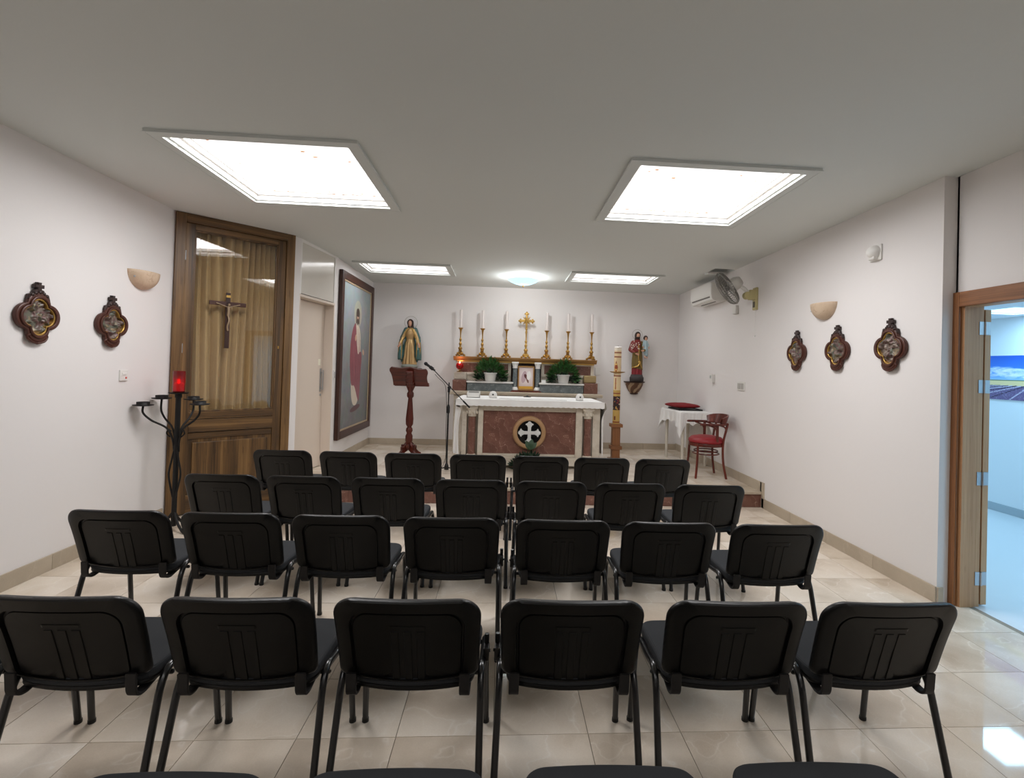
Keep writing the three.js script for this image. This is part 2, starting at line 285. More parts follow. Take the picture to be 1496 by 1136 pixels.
{ // landscape poster
  const t = canvasTex(1024, 400, (c, w, h) => {
    const g = c.createLinearGradient(0, 0, 0, h * 0.55); g.addColorStop(0, '#1c58c4'); g.addColorStop(0.6, '#3f7fdc'); g.addColorStop(1, '#9cc4ee'); c.fillStyle = g; c.fillRect(0, 0, w, h);
    for (let k = 0; k < 520; k++) { const cx = rr(0, w), s = rr(0, 1), yy = h * (0.30 + 0.2 * s) + 14 * Math.sin(cx * 0.012), r = rr(6, 24); c.fillStyle = `rgba(${235 + 20 * rnd() | 0},${238 + 14 * rnd() | 0},250,${0.10 + 0.25 * rnd()})`; c.beginPath(); c.ellipse(cx, yy, r * 1.7, r * 0.7, 0, 0, 7); c.fill(); }
    c.fillStyle = '#ead09a'; c.fillRect(0, h * 0.56, w, h * 0.12); c.fillStyle = '#6d7a4e'; c.fillRect(0, h * 0.55, w, h * 0.02);
    c.fillStyle = '#6d5880'; c.fillRect(0, h * 0.68, w, h * 0.32);
    for (let k = -20; k < 21; k++) { c.strokeStyle = k % 2 ? '#c4b8cc' : '#3c2c4c'; c.lineWidth = 9; c.beginPath(); c.moveTo(w * 0.62 + k * 26, h * 0.68); c.lineTo(w * 0.62 + k * 150, h); c.stroke(); }
    for (let k = 0; k < 1500; k++) { c.fillStyle = ['#4a3858', '#80709a', '#a89cb8', '#665478'][rnd() * 4 | 0]; c.fillRect(rr(0, w), rr(h * 0.69, h), 5, 3); }
  });
  const g = box(0.012, 0.52, 1.9); const uv = g.attributes.uv;
  one('landscape_poster', 'wide poster of purple flower field under blue sky', 'poster', tr(new THREE.PlaneGeometry(1.9, 0.52), 0, 0, 0, 0, -PI / 2, 0), std({ map: t, roughness: 0.5 }), [NXW - 0.013, 1.583, -5.55]);
  const last = scene.children[scene.children.length - 1]; part(last, 'backing_board', g.translate(0.0065, 0, 0), M.white);
}

// ---------------------------------------------------------------- doors
{ // door_1: tall slanted oak door with curtained glass
  const u = V(B1[0] - A1[0], 0, B1[1] - A1[1]), W = u.length(), H = 2.925; u.normalize();
  const d = struct('door_1', null, null, 'tall dark oak door with curtained glass pane, set at a slant', 'door');
  d.position.set(A1[0], 0, A1[1]); d.rotation.y = Math.atan2(-u.z, u.x);
  part(d, 'door_frame', join(muv(span(0, 0.085, 0, H, -0.09, 0.03, 0.004)), muv(span(W - 0.085, W, 0, H, -0.09, 0.03, 0.004)), muv(span(0.085, W - 0.085, H - 0.085, H, -0.09, 0.03, 0.004), true)), M.oak);
  const x0 = 0.088, x1 = W - 0.088, y1 = H - 0.088, gx0 = 0.165, gx1 = W - 0.17, gy0 = 1.0, gy1 = 2.78;
  const leaf = part(d, 'door_leaf', join(
    muv(span(x0, gx0, 0.012, y1, -0.04, 0.008, 0.003)), muv(span(gx1, x1, 0.012, y1, -0.04, 0.008, 0.003)),
    muv(span(gx0, gx1, gy1, y1, -0.04, 0.008, 0.003), true, 0.3), muv(span(gx0, gx1, 0.93, gy0, -0.04, 0.008, 0.003), true, 0.7), muv(span(gx0, gx1, 0.80, 0.925, -0.04, 0.012, 0.003), true, 0.5),
    muv(span(gx0, gx1, 0.735, 0.795, -0.04, 0.0, 0.006), true, 0.9), muv(span(gx0, gx1, 0.012, 0.19, -0.04, 0.008, 0.003), true, 0.2)), M.oak);
  part(leaf, 'glazing_bead', join(span(gx0, gx0 + 0.014, gy0, gy1, -0.028, 0.0, 0.003), span(gx1 - 0.014, gx1, gy0, gy1, -0.028, 0.0, 0.003), span(gx0, gx1, gy1 - 0.014, gy1, -0.028, 0.0, 0.003), span(gx0, gx1, gy0, gy0 + 0.014, -0.028, 0.0, 0.003)), M.oak);
  part(leaf, 'panel', join(muv(span(gx0 + 0.04, gx1 - 0.04, 0.23, 0.70, -0.03, 0.004, 0.008), false, 0.4), muv(span(gx0, gx1, 0.18, 0.74, -0.03, -0.012), false, 0.6)), M.oak);
  part(leaf, 'pane', span(gx0 + 0.006, gx1 - 0.006, gy0 + 0.006, gy1 - 0.006, -0.018, -0.0179), M.glass, 'clear glass pane');
  for (const y of [2.52, 1.62, 0.62, 0.25]) part(leaf, 'hinge', cyl(0.007, 0.007, 0.09, x0 - 0.002, y, 0.016, 10), M.steel);
  part(leaf, 'keyhole_plate', box(0.014, 0.03, 0.004, x1 - 0.05, 1.67, 0.01, 0.001), M.brass);
  // curtain behind the glass
  const nx = 220, ny = 24, cw = gx1 - gx0 + 0.05, pg = new THREE.PlaneGeometry(cw, gy1 - gy0 + 0.02, nx, ny), p = pg.attributes.position;
  for (let i = 0; i < p.count; i++) {
    const x = p.getX(i), y = p.getY(i), s = x / cw + 0.5, t = 0.5 - y / 1.8;
    const ph = 2 * PI * (13 * s + 0.9 * Math.sin(5.1 * s + 1) + 0.25 * Math.sin(t * 2 + s * 9)), a = 0.044 + 0.008 * Math.sin(17 * s + 2);
    p.setZ(i, a * (2 * Math.pow(Math.abs(Math.sin(ph / 2)), 0.62) - 1) + 0.006 * Math.sin(31 * s + 4 * t)); p.setX(i, x + 0.006 * Math.sin(ph));
  }
  pg.computeVertexNormals();
  const uvm = pg.attributes.uv; for (let i = 0; i < uvm.count; i++) uvm.setXY(i, uvm.getX(i) * 1.4, uvm.getY(i) * 1.8);
  const cur = thing('door_curtain', 'gathered golden beige curtain behind the tall door glass', 'curtain', [0, 0, 0]);
  const n = V(-u.z, 0, u.x), at = V(A1[0], 0, A1[1]).addScaledVector(u, (gx0 + gx1) / 2).addScaledVector(n, -0.125);
  cur.position.set(at.x, (gy0 + gy1) / 2, at.z); cur.rotation.y = d.rotation.y;
  part(cur, 'fabric', pg, std({ map: T.curtain, roughness: 0.95, side: THREE.DoubleSide }));
  part(cur, 'curtain_rod', cyl(0.006, 0.006, cw, 0, 0.9, 0, 8).rotateZ(0) && tr(cyl(0.006, 0.006, cw, 0, 0, 0, 8), 0, 0.9, 0, 0, 0, PI / 2), M.brass);
  // crucifix hanging on the glass
  const cr = thing('crucifix', 'dark wooden crucifix with small pale figure on the door glass', 'crucifix');
  const cp = V(A1[0], 0, A1[1]).addScaledVector(u, 0.47).addScaledVector(n, 0.004); cr.position.set(cp.x, 1.92, cp.z); cr.rotation.y = d.rotation.y;
  part(cr, 'cross', join(muv(box(0.042, 0.565, 0.016, 0, 0, 0, 0.003)), muv(box(0.335, 0.042, 0.016, 0, 0.17, 0, 0.003), true)), M.darkframe);
  const F = [];
  F.push(tubeS([[0, 0.05, 0.018], [0.003, 0.10, 0.022], [0, 0.135, 0.02]], 0.013, 10, 8), tubeS([[0, 0.05, 0.018], [0.008, 0.0, 0.026], [-0.004, -0.06, 0.02], [0, -0.1, 0.018]], 0.009, 14, 8));
  for (const s of [-1, 1]) F.push(tubeS([[s * 0.012, 0.135, 0.02], [s * 0.05, 0.15, 0.018], [s * 0.105, 0.168, 0.014]], 0.0055, 10, 6));
  F.push(ball(0.014, 0.004, 0.158, 0.024, 0.85, 1.15, 1, 10));
  part(cr, 'figure', join(F), std({ color: 0xa08a70, roughness: 0.5, metalness: 0.4 }));
  part(cr, 'title_plate', box(0.04, 0.024, 0.006, 0, 0.245, 0.01, 0.001), M.gold);
}
{ // door_2: narrow cream door in a recess, panel above it
  const u = V(D1[0] - C1[0], 0, D1[1] - C1[1]), W = u.length(); u.normalize();
  const d = struct('door_2', null, null, 'cream flush door in a shallow recess beside the tall painting', 'door');
  d.position.set(C1[0], PLAT, C1[1]); d.rotation.y = Math.atan2(-u.z, u.x);
  const hy = 2.08;
  part(d, 'jamb', join(span(0, 0.02, 0, hy, -0.22, 0), span(W - 0.02, W, 0, hy, -0.22, 0), span(0, W, hy, hy + 0.03, -0.22, 0.004, 0.004)), M.cream);
  const leaf = part(d, 'door_leaf', span(0.022, W - 0.024, 0.008, hy - 0.004, -0.16, -0.12, 0.003), M.cream);
  part(leaf, 'push_plate', span(W - 0.10, W - 0.05, 0.96, 1.26, -0.12, -0.116, 0.002), M.steel);
  part(leaf, 'pull_handle', join(span(W - 0.085, W - 0.065, 0.98, 1.24, -0.095, -0.083, 0.004), span(W - 0.08, W - 0.07, 1.0, 1.015, -0.118, -0.085), span(W - 0.08, W - 0.07, 1.2, 1.215, -0.118, -0.085)), M.steel);
  part(leaf, 'lock', tr(cyl(0.016, 0.016, 0.01, 0, 0, 0, 14), W - 0.07, 0.92, -0.117, PI / 2), M.steel);
  part(leaf, 'notice', span(W - 0.15, W - 0.09, 1.30, 1.38, -0.12, -0.119), std({ color: 0xf4f0dc, roughness: 0.8 }));
  part(d, 'transom_panel', span(0.03, W - 0.03, hy + 0.04, 2.70, -0.03, -0.008), M.transom, 'pale glossy panel above the door');
  part(d, 'transom_frame', join(span(0, 0.03, hy + 0.03, 2.72, -0.06, 0, 0.003), span(W - 0.03, W, hy + 0.03, 2.72, -0.06, 0, 0.003), span(0, W, 2.70, 2.74, -0.06, 0, 0.003)), M.white);
  part(d, 'backing_wall', span(0, W, -0.1, 2.85, -0.24, -0.22), M.wall);
}
{ // door_3: oak doorway to the next room, the leaf folded back
  const d = struct('door_3', null, null, 'oak door frame with the leaf folded back, open to the blue room', 'door');
  const z0 = -3.335, z1 = -2.37, y1 = 2.055;
  part(d, 'architrave', join(muv(span(3.108, 3.132, 0, 2.145, z0 - 0.062, z0 + 0.022, 0.004)), muv(span(3.108, 3.132, 0, 2.145, z1 - 0.022, z1 + 0.062, 0.004)), muv(span(3.108, 3.132, y1 - 0.012, 2.145, z0 + 0.022, z1 - 0.022, 0.004), true)), M.oakWarm);
  part(d, 'jamb', join(muv(span(3.132, 3.285, 0, y1, z0, z0 + 0.03)), muv(span(3.132, 3.285, 0, y1, z1 - 0.03, z1)), muv(span(3.132, 3.285, y1, y1 + 0.03, z0, z1), true)), M.oakPale);
  part(d, 'door_stop', join(muv(span(3.135, 3.235, 0, y1, z0 + 0.03, z0 + 0.042)), muv(span(3.135, 3.235, y1 - 0.012, y1, z0 + 0.042, z1 - 0.03), true)), M.oakPale);
  const leaf = part(d, 'door_leaf', muv(span(3.300, 3.344, 0.01, 2.03, z0 + 0.026, z0 - 0.87, 0.003), false, 0.5), M.oakPale);
  for (const y of [1.90, 1.50, 0.87, 0.19]) {
    part(leaf, 'hinge', join(span(3.252, 3.285, y - 0.045, y + 0.045, z0 + 0.03, z0 + 0.034), span(3.302, 3.338, y - 0.045, y + 0.045, z0 + 0.026, z0 + 0.03), cyl(0.008, 0.008, 0.09, 3.293, y, z0 + 0.036, 12)), M.steel);
  }
}

// ---------------------------------------------------------------- ceiling lights
PANELS.forEach(([x, z, w, d], i) => {
  const t = thing('recessed_light_panel', ['large square light panel nearest the slanted wooden door', 'large square light panel nearest the three wall plaques', 'narrow light panel over the platform near the tall painting', 'narrow light panel over the platform near the air conditioner', 'square light panel over the rear of the room, left wall side', 'square light panel over the rear of the room, doorway side'][i], 'light', [x, cy(z), z], 0, 'recessed light panels in the ceiling');
  t.rotation.x = CEIL_TILT;
  const fr = (a, b, y0, y1) => join(span(-w / 2 - b, w / 2 + b, y0, y1, d / 2 + a, d / 2 + b), span(-w / 2 - b, w / 2 + b, y0, y1, -d / 2 - a, -d / 2 - b), span(-w / 2 - b, -w / 2 - a, y0, y1, -d / 2 - a, d / 2 + a), span(w / 2 + a, w / 2 + b, y0, y1, -d / 2 - a, d / 2 + a));
  part(t, 'trim', join(fr(-0.002, 0.07, -0.02, 0.001), fr(0.06, 0.075, -0.022, -0.018)), M.ceil, 'flat painted border');
  part(t, 'reveal', join(fr(-0.02, 0.0, 0.0, 0.1), fr(-0.045, -0.02, 0.04, 0.1)), M.white, 'stepped white lining');
  const dirt = canvasTex(512, 512, (c, W) => {
    c.fillStyle = '#ffffff'; c.fillRect(0, 0, W, W);
    for (let k = 0; k < 90; k++) { const e = rnd() < 0.6, px = rr(20, 490), py = e ? 512 - Math.pow(rnd(), 2) * 70 - 8 : rr(0, 512); c.fillStyle = `rgba(${120 + 60 * rnd() | 0},${80 + 50 * rnd() | 0},50,${0.15 + 0.35 * rnd()})`; c.beginPath(); c.ellipse(px, py, rr(1, 5), rr(1, 2.5), rr(0, 3), 0, 7); c.fill(); }
    if (i === 1) for (const [px, py] of [[470, 60], [180, 470], [400, 480], [230, 440]]) { c.fillStyle = 'rgba(150,90,40,0.75)'; c.beginPath(); c.ellipse(px, py, 9, 5, 0.4, 0, 7); c.fill(); }
  });
  const pl = new THREE.PlaneGeometry(w - 0.1, d - 0.1); pl.rotateX(PI / 2); pl.translate(0, 0.075, 0);
  part(t, 'diffuser', pl, std({ color: 0xffffff, emissive: WARM, emissiveMap: dirt, emissiveIntensity: 0.7, roughness: 0.6, side: THREE.DoubleSide }), 'bright white diffuser specked with dust');
  if (i < 2) { const sp = []; for (let k = 0; k < 16; k++) { const e = k < 11; sp.push(ball(rr(0.006, 0.013), rr(-0.48, 0.48), 0.063, e ? -d / 2 + 0.06 + 0.1 * rnd() * rnd() : rr(-0.4, 0.5), rr(1, 1.8), 0.12, 1, 7)); } part(t, 'dust_specks', join(sp), phy({ color: 0xb08a60, roughness: 1, transmission: 0.5, thickness: 0 }), 'brown specks of dirt on the diffuser', true); }
  part(t, 'housing', join(span(-w / 2, w / 2, 0.1, 0.11, -d / 2, d / 2)), M.white);
  areaLight(w - 0.1, d - 0.1, x, cy(z) + 0.068, z, WARM, i < 2 ? L_NEAR : i < 4 ? L_FAR : L_REAR, CEIL_TILT);
});
{ // bowl lamp over the altar
  const x = 0.26, z = -7.70, y = cy(z), t = thing('ceiling_bowl_lamp', 'glowing glass bowl lamp on the ceiling above the altar', 'lamp', [x, y, z]);
  part(t, 'rose', lathe([[0, 0], [0.1, 0], [0.09, -0.03], [0.02, -0.035], [0, -0.035]]), M.white);
  part(t, 'bowl', lathe([[0.0, -0.125], [0.06, -0.122], [0.13, -0.105], [0.19, -0.078], [0.235, -0.045], [0.238, -0.042], [0.232, -0.040], [0.185, -0.07], [0.125, -0.098], [0.06, -0.115], [0, -0.118]], 40), std({ color: 0xbfe2f6, emissive: new THREE.Color().setRGB(0.34, 0.74, 1), emissiveIntensity: 1.3, roughness: 0.3 }), 'frosted glass bowl');
  part(t, 'finial', lathe([[0, -0.16], [0.008, -0.155], [0.012, -0.145], [0.006, -0.135], [0.012, -0.125], [0.012, -0.118], [0, -0.118]], 14), M.brass);
  part(t, 'stem', cyl(0.006, 0.006, 0.1, 0, -0.07, 0, 8), M.brass);
  const l = new THREE.PointLight(new THREE.Color().setRGB(1, 0.97, 0.95), L_DOME, 0, 2); l.position.set(x, y - 0.108, z); l.castShadow = true; l.shadow.radius = 2; scene.add(l);
}

// ---------------------------------------------------------------- chairs
function chairBack() {
  const outline = (n) => { const q = new THREE.Shape(), w = 0.2525, t = 0.1525, r = 0.075, b = 0.018; q.moveTo(-w + b, -t); q.lineTo(w - b, -t); q.absarc(w - b, -t + b, b, -PI / 2, 0); q.lineTo(w, t - r); q.absarc(w - r, t - r, r, 0, PI / 2); q.lineTo(-w + r, t); q.absarc(-w + r, t - r, r, PI / 2, PI); q.lineTo(-w, -t + b); q.absarc(-w + b, -t + b, b, PI, PI * 1.5); return q.getSpacedPoints(n).slice(0, n); }, N = 120, O = outline(N);
  const yb = -0.1525, bottomBulge = (x, y) => y < -0.06 ? -0.03 * (1 - Math.pow(x / 0.2525, 2)) * sst(-0.06, -0.15, y) : 0;
  const shape = (s, cx, cyy, sy = s) => O.map((p) => V2(cx + (p.x - cx) * s, cyy + (p.y - cyy) * sy));
  const surf = (x, y, z) => { y += bottomBulge(x, y); const w = 1 - 0.04 * (0.1525 - y) / 0.305; x *= w; return V(x, 0.602 + y, z - 0.32 * x * x + 0.30 * (y + 0.15) + 0.162 + 0.35 * Math.pow(Math.max(0, y + 0.05), 2)); };
  const skin = (rings) => {
    const pos = [], idx = []; rings.forEach(([pts, z]) => pts.forEach((p) => { const q = surf(p.x, p.y, z); pos.push(q.x, q.y, q.z); }));
    for (let r = 0; r < rings.length - 1; r++) for (let i = 0; i < N; i++) { const a = r * N + i, b = r * N + (i + 1) % N, c = a + N, e = b + N; idx.push(a, c, b, b, c, e); }
    const g = new THREE.BufferGeometry(); g.setAttribute('position', new THREE.Float32BufferAttribute(pos, 3)); g.setIndex(idx); g.computeVertexNormals(); return toCreasedNormals(g, 0.7);
  };
  const pad = skin([[shape(0.001, 0, 0), -0.022], [shape(0.35, 0, 0), -0.021], [shape(0.7, 0, 0), -0.02], [shape(0.9, 0, 0), -0.016], [shape(0.965, 0, 0), -0.009], [shape(0.99, 0, 0), 0.0], [shape(0.99, 0, 0), 0.006]]);
  const ic = [0, -0.05];
  const shell = skin([[shape(0.985, 0, 0), 0.004], [shape(1.0, 0, 0), 0.007], [shape(1.0, 0, 0), 0.014], [shape(0.985, 0, 0), 0.021], [shape(0.95, 0, 0), 0.026], [shape(0.81, 0, -0.09, 0.82), 0.027], [shape(0.785, 0, -0.09, 0.80), 0.0265], [shape(0.772, 0, -0.09, 0.79), 0.0125], [shape(0.745, 0, -0.09, 0.768), 0.0125], [shape(0.735, 0, -0.09, 0.758), 0.0185], [shape(0.4, 0, -0.08), 0.020], [shape(0.001, 0, -0.08), 0.020]]);
  const bar = (x0, x1, y0, y1, h) => { const g = new THREE.BoxGeometry(x1 - x0, y1 - y0, h, 4, 8, 1); const p = g.attributes.position; for (let i = 0; i < p.count; i++) { const top = p.getZ(i) > 0, k = top ? 0.8 : 1; const q = surf((x0 + x1) / 2 + p.getX(i) * k, (y0 + y1) / 2 + p.getY(i) * (top ? 0.96 : 1), 0.0195 + (p.getZ(i) > 0 ? h : -0.002)); p.setXYZ(i, q.x, q.y, q.z); } g.computeVertexNormals(); return g; };
  const ribs = join(bar(-0.058, -0.028, -0.155, 0.03, 0.0035), bar(-0.013, 0.017, -0.16, 0.03, 0.0035), bar(0.032, 0.062, -0.155, 0.03, 0.0035), bar(-0.07, 0.074, 0.038, 0.05, 0.0025));
  return { pad, shell, ribs };
}
const CB = chairBack();
const seatShape = new THREE.Shape(); seatShape.moveTo(-0.17, -0.235); seatShape.quadraticCurveTo(0, -0.25, 0.17, -0.235); seatShape.quadraticCurveTo(0.232, -0.23, 0.235, -0.17); seatShape.lineTo(0.228, 0.09); seatShape.quadraticCurveTo(0.225, 0.14, 0.18, 0.152); seatShape.quadraticCurveTo(0, 0.205, -0.18, 0.152); seatShape.quadraticCurveTo(-0.225, 0.14, -0.228, 0.09); seatShape.lineTo(-0.235, -0.17); seatShape.quadraticCurveTo(-0.232, -0.23, -0.17, -0.235);
const flip = (g, y) => { g.rotateX(PI / 2); g.translate(0, y, 0); return g; }; // shape y -> world z, depth downward
const seatPad = muv(flip(ext(seatShape, 0.042, 0.014, 3, 10), 0.446)), seatPan = flip(ext(seatShape, 0.018, 0.006, 2, 10), 0.408); seatPan.scale(0.985, 1, 0.985);
function legPath(s, front) {
  return front ? [[s * 0.258, 0.008, -0.243], [s * 0.250, 0.36, -0.198], [s * 0.249, 0.408, -0.165], [s * 0.249, 0.412, -0.09]] : [[s * 0.258, 0.008, 0.235], [s * 0.250, 0.375, 0.125], [s * 0.249, 0.43, 0.085], [s * 0.249, 0.414, 0.0], [s * 0.249, 0.412, -0.09]];
}
const legG = {}; for (const s of [-1, 1]) for (const f of [true, false]) legG[s + '' + f] = tubeR(legPath(s, f), 0.0128, 0.05, 28, 10);
const barG = [-0.15, 0.06].map((z) => tubeR([[-0.249, 0.392, z], [0.249, 0.392, z]], 0.009, 0.01, 4, 8));
const bracketG = {}; for (const s of [-1, 1]) {
  const sh = new THREE.Shape(); sh.moveTo(0.176, 0.462); sh.lineTo(0.186, 0.462); sh.quadraticCurveTo(0.184, 0.44, 0.182, 0.405); sh.quadraticCurveTo(0.176, 0.368, 0.13, 0.37); sh.lineTo(0.06, 0.385); sh.lineTo(0.06, 0.392); sh.lineTo(0.125, 0.379); sh.quadraticCurveTo(0.165, 0.376, 0.172, 0.405); sh.quadraticCurveTo(0.174, 0.44, 0.176, 0.462);
  const g = ext(sh, 0.036, 0.002, 1, 8); g.rotateY(-PI / 2); g.translate(s * 0.196 + 0.018, 0, 0.01); bracketG[s] = g;
}
const linkG = {}; for (const s of [-1, 1]) linkG[s] = join(box(0.022, 0.05, 0.05, s * 0.262, 0.44, 0.01, 0.004), cyl(0.009, 0.009, 0.06, s * 0.262, 0.47, -0.008, 10), tr(cyl(0.006, 0.006, 0.016, 0, 0, 0, 10), s * 0.270, 0.45, 0.02, 0, 0, PI / 2));
const capG = cyl(0.0145, 0.0145, 0.014, 0, 0.007, 0, 12);
function makeChair(link) {
  const o = new THREE.Group();
  part(o, 'seat', seatPad, M.chairFabric, 'charcoal fabric seat'); part(o, 'seat_pan', seatPan, M.chairPlastic);
  const b = part(o, 'backrest', CB.pad, M.chairPad); const sh = part(b, 'back_shell', CB.shell, M.chairPlastic, 'black plastic shell'); part(b, 'shell_ribs', CB.ribs, M.chairPlastic);
  for (const s of [-1, 1]) { for (const f of [true, false]) { const l = part(o, 'leg', legG[s + '' + f], M.chairMetal); const c = part(l, 'foot_cap', capG, M.black); c.position.set(s * 0.258, 0, f ? -0.243 : 0.235); } part(o, 'back_bracket', bracketG[s], M.bracket); }
  for (const g of barG) part(o, 'crossbar', g, M.chairMetal);
  if (link) part(o, 'linking_clamp', linkG[link], M.chairMetal, 'black row linking clamp');
  return o;
}
const chairProto = { 0: makeChair(0), 1: makeChair(1), '-1': makeChair(-1) };
const ORD = ['first', 'second', 'third', 'fourth', 'fifth', 'sixth', 'seventh'];
const ROWS = [ // [x of the chairs], z at the left end, z at the right end, name
  [[-1.905, -1.330, -0.764, -0.192, 0.366, 0.915, 1.461], -4.875, -4.765, 'in the row nearest the altar step'],
  [[-1.885, -1.338, -0.765, -0.191, 0.368, 0.919, 1.490], -3.88, -3.775, 'in the second row from the altar step'],
  [[-1.936, -1.374, -0.812, -0.239, 0.345, 0.908, 1.486], -3.01, -2.875, 'in the third row from the altar step'],
  [[-1.99, -1.42, -0.859, -0.293, 0.273, 0.855, 1.405], -2.045, -1.985, 'in the fourth row from the altar step'],
  [[-0.825, -0.251, 0.318, 0.888], -1.195, -1.18, 'in the rearmost row'],
];
ROWS.forEach(([xs, za, zb, where], r) => xs.forEach((x, i) => {
  const n = xs.length, mid = n === 7 ? (i === 3 ? 1 : i === 4 ? -1 : 0) : (i === 1 ? 1 : i === 2 ? -1 : 0);
  const c = chairProto[mid].clone(); c.name = numbered('stacking_chair'); scene.add(c);
  c.position.set(x, 0, mixf(za, zb, (x - xs[0]) / (xs[n - 1] - xs[0]))); c.rotation.y = rr(-0.012, 0.012) - 0.02;
  const k = n - 1 - i;
  c.userData = { label: n === 7 ? `black padded chair ${where}, ${ORD[k]} from the doorway wall` : `black chair ${where}, ${ORD[k]} from the doorway side, seat edge showing`, category: 'chair', group: 'chairs ' + where };
}));

// ---------------------------------------------------------------- altar
const AX = 0.378, AZ = -6.86;
{
  const t = thing('altar', 'marble altar with red panel, side columns and cross medallion', 'altar', [AX, PLAT, AZ]);
  const x = (v) => v - AX, y = (v) => v - PLAT;
  part(t, 'plinth_recess', muv(span(x(-0.44), x(1.21), 0, y(0.224), -0.14, -0.66)), M.pale); part(t, 'plinth', join(muv(span(x(-0.56), x(1.33), y(0.222), y(0.335), 0.02, -0.75, 0.008))), M.pale);
  part(t, 'core', muv(span(x(-0.50), x(1.27), y(0.335), y(1.02), -0.09, -0.70)), M.pale);
  part(t, 'front_panel', muv(span(x(-0.25), x(1.005), y(0.36), y(0.945), -0.10, -0.05)), M.red, 'red veined marble panel');
  const fr = part(t, 'panel_frame', join(muv(span(x(-0.315), x(-0.246), y(0.335), y(1.02), -0.09, -0.02, 0.006)), muv(span(x(1.0), x(1.09), y(0.335), y(1.02), -0.09, -0.02, 0.006)), muv(span(x(-0.246), x(1.0), y(0.942), y(1.02), -0.09, -0.02, 0.006), true), muv(span(x(-0.246), x(1.0), y(0.335), y(0.37), -0.09, -0.02, 0.006), true)), M.pale);
  for (const [cx, px0, px1] of [[-0.395, -0.53, -0.465], [1.163, 1.232, 1.335]]) {
    part(t, 'pilaster', muv(span(x(px0), x(px1), y(0.335), y(1.02), -0.12, -0.04, 0.005)), M.pale);
    part(t, 'column', muv(cyl(0.048, 0.052, 0.51, x(cx), y(0.605), -0.03, 20)), M.red);
    part(t, 'column_capital', muv(join(tr(lathe([[0, 0], [0.055, 0], [0.058, 0.012], [0.05, 0.022], [0.056, 0.06], [0.075, 0.105], [0.08, 0.11], [0, 0.11]], 20), x(cx), y(0.86), -0.03), box(0.155, 0.045, 0.13, x(cx), y(0.99), -0.03, 0.006), ...[0, 1, 2, 3, 4, 5].map((k) => ball(0.018, x(cx) + 0.06 * Math.cos(k * PI / 3), y(0.915), -0.03 + 0.06 * Math.sin(k * PI / 3), 1, 1.6, 1, 8)))), M.pale);
    part(t, 'column_base', muv(tr(lathe([[0, 0.03], [0.055, 0.03], [0.062, 0.02], [0.068, 0.012], [0.068, 0], [0, 0]], 20), x(cx), y(0.335), -0.03)), M.pale);
  }
  part(t, 'table_slab', muv(span(x(-0.59), x(1.35), y(1.02), y(1.088), 0.05, -0.80, 0.01)), M.pale);
  const mx = x(0.376), my = y(0.655);
  const med = part(t, 'medallion', tr(cyl(0.17, 0.17, 0.02, 0, 0, 0, 48), mx, my, -0.045, PI / 2), M.blackGloss, 'black disc');
  part(med, 'medallion_ring', tr(lathe([[0.163, -0.02], [0.163, 0.022], [0.175, 0.032], [0.2, 0.034], [0.218, 0.028], [0.225, 0.0], [0.225, -0.02]], 56), mx, my, -0.04, PI / 2), std({ color: 0xb08a62, roughness: 0.4 }), 'tan stone ring');
  const cs = new THREE.Shape(); // cross with flared, trefoil ends
  for (let k = 0; k < 4; k++) {
    const a = k * PI / 2, P = (r, w) => [r * Math.cos(a) - w * Math.sin(a), r * Math.sin(a) + w * Math.cos(a)];
    const go = (r, w, first) => first ? cs.moveTo(...P(r, w)) : cs.lineTo(...P(r, w));
    go(0.022, -0.022, k === 0); go(0.07, -0.022); go(0.1, -0.036); go(0.108, -0.056); go(0.122, -0.05); go(0.128, -0.03); go(0.15, -0.014); go(0.152, 0); go(0.15, 0.014); go(0.128, 0.03); go(0.122, 0.05); go(0.108, 0.056); go(0.1, 0.036); go(0.07, 0.022);
  }
  part(med, 'white_cross', tr(ext(cs, 0.016, 0.003, 1), mx, my, -0.037), std({ color: 0xd9dad6, roughness: 0.4 }), 'white stone cross with flared ends');
  // altar cloth: top, short front drop, long wavy side drops
  const c = thing('altar_cloth', 'white lace edged cloth over the front altar', 'cloth', [AX, PLAT, AZ]);
  const hw0 = x(-0.60), hw1 = x(1.362), pts = [], idx = []; const nu = 90, nv = 60, ytop = y(1.094);
  // a sheet wrapped over the two ends
  const drop = 0.735, tot = (hw1 - hw0) + 2 * drop;
  for (let j = 0; j <= nv; j++) for (let i = 0; i <= nu; i++) {
    const s = i / nu * tot, zt = j / nv; let px, py, pz = 0.062 - zt * 0.88;
    if (s < drop) { const q = (drop - s); px = hw0 - 0.012 - 0.03 * (q / drop) - 0.012 * Math.sin(zt * 21 + 1) * (q / drop) - 0.03 * Math.pow(1 - zt, 6) * Math.sin(q / drop * PI); py = ytop - q; const e = Math.max(0, (0.14 - zt) / 0.14), f = sst(0.075, 0.14, q); px += e * 0.095 * f; pz = mixf(pz, -0.045 + 0.03 * e + 0.012 * Math.sin(e * 7 + q * 3), e > 0 ? f : 0); }
    else if (s > tot - drop) { const q = s - (tot - drop); px = hw1 + 0.012 + 0.02 * (q / drop) + 0.008 * Math.sin(zt * 19 + 2) * (q / drop) + 0.045 * Math.pow(1 - zt, 6) * Math.exp(-Math.pow((q - 0.12) / 0.08, 2)); py = ytop - q; const e = Math.max(0, (0.14 - zt) / 0.14), f = sst(0.075, 0.14, q); px -= e * 0.04 * f; pz = mixf(pz, -0.045 + 0.03 * e + 0.012 * Math.sin(e * 7 + q * 3), e > 0 ? f : 0); }
    else { px = hw0 + (s - drop); py = ytop; }
    pts.push(px, py, pz);
  }
  for (let j = 0; j < nv; j++) for (let i = 0; i < nu; i++) { const a = j * (nu + 1) + i; idx.push(a, a + 1, a + nu + 1, a + 1, a + nu + 2, a + nu + 1); }
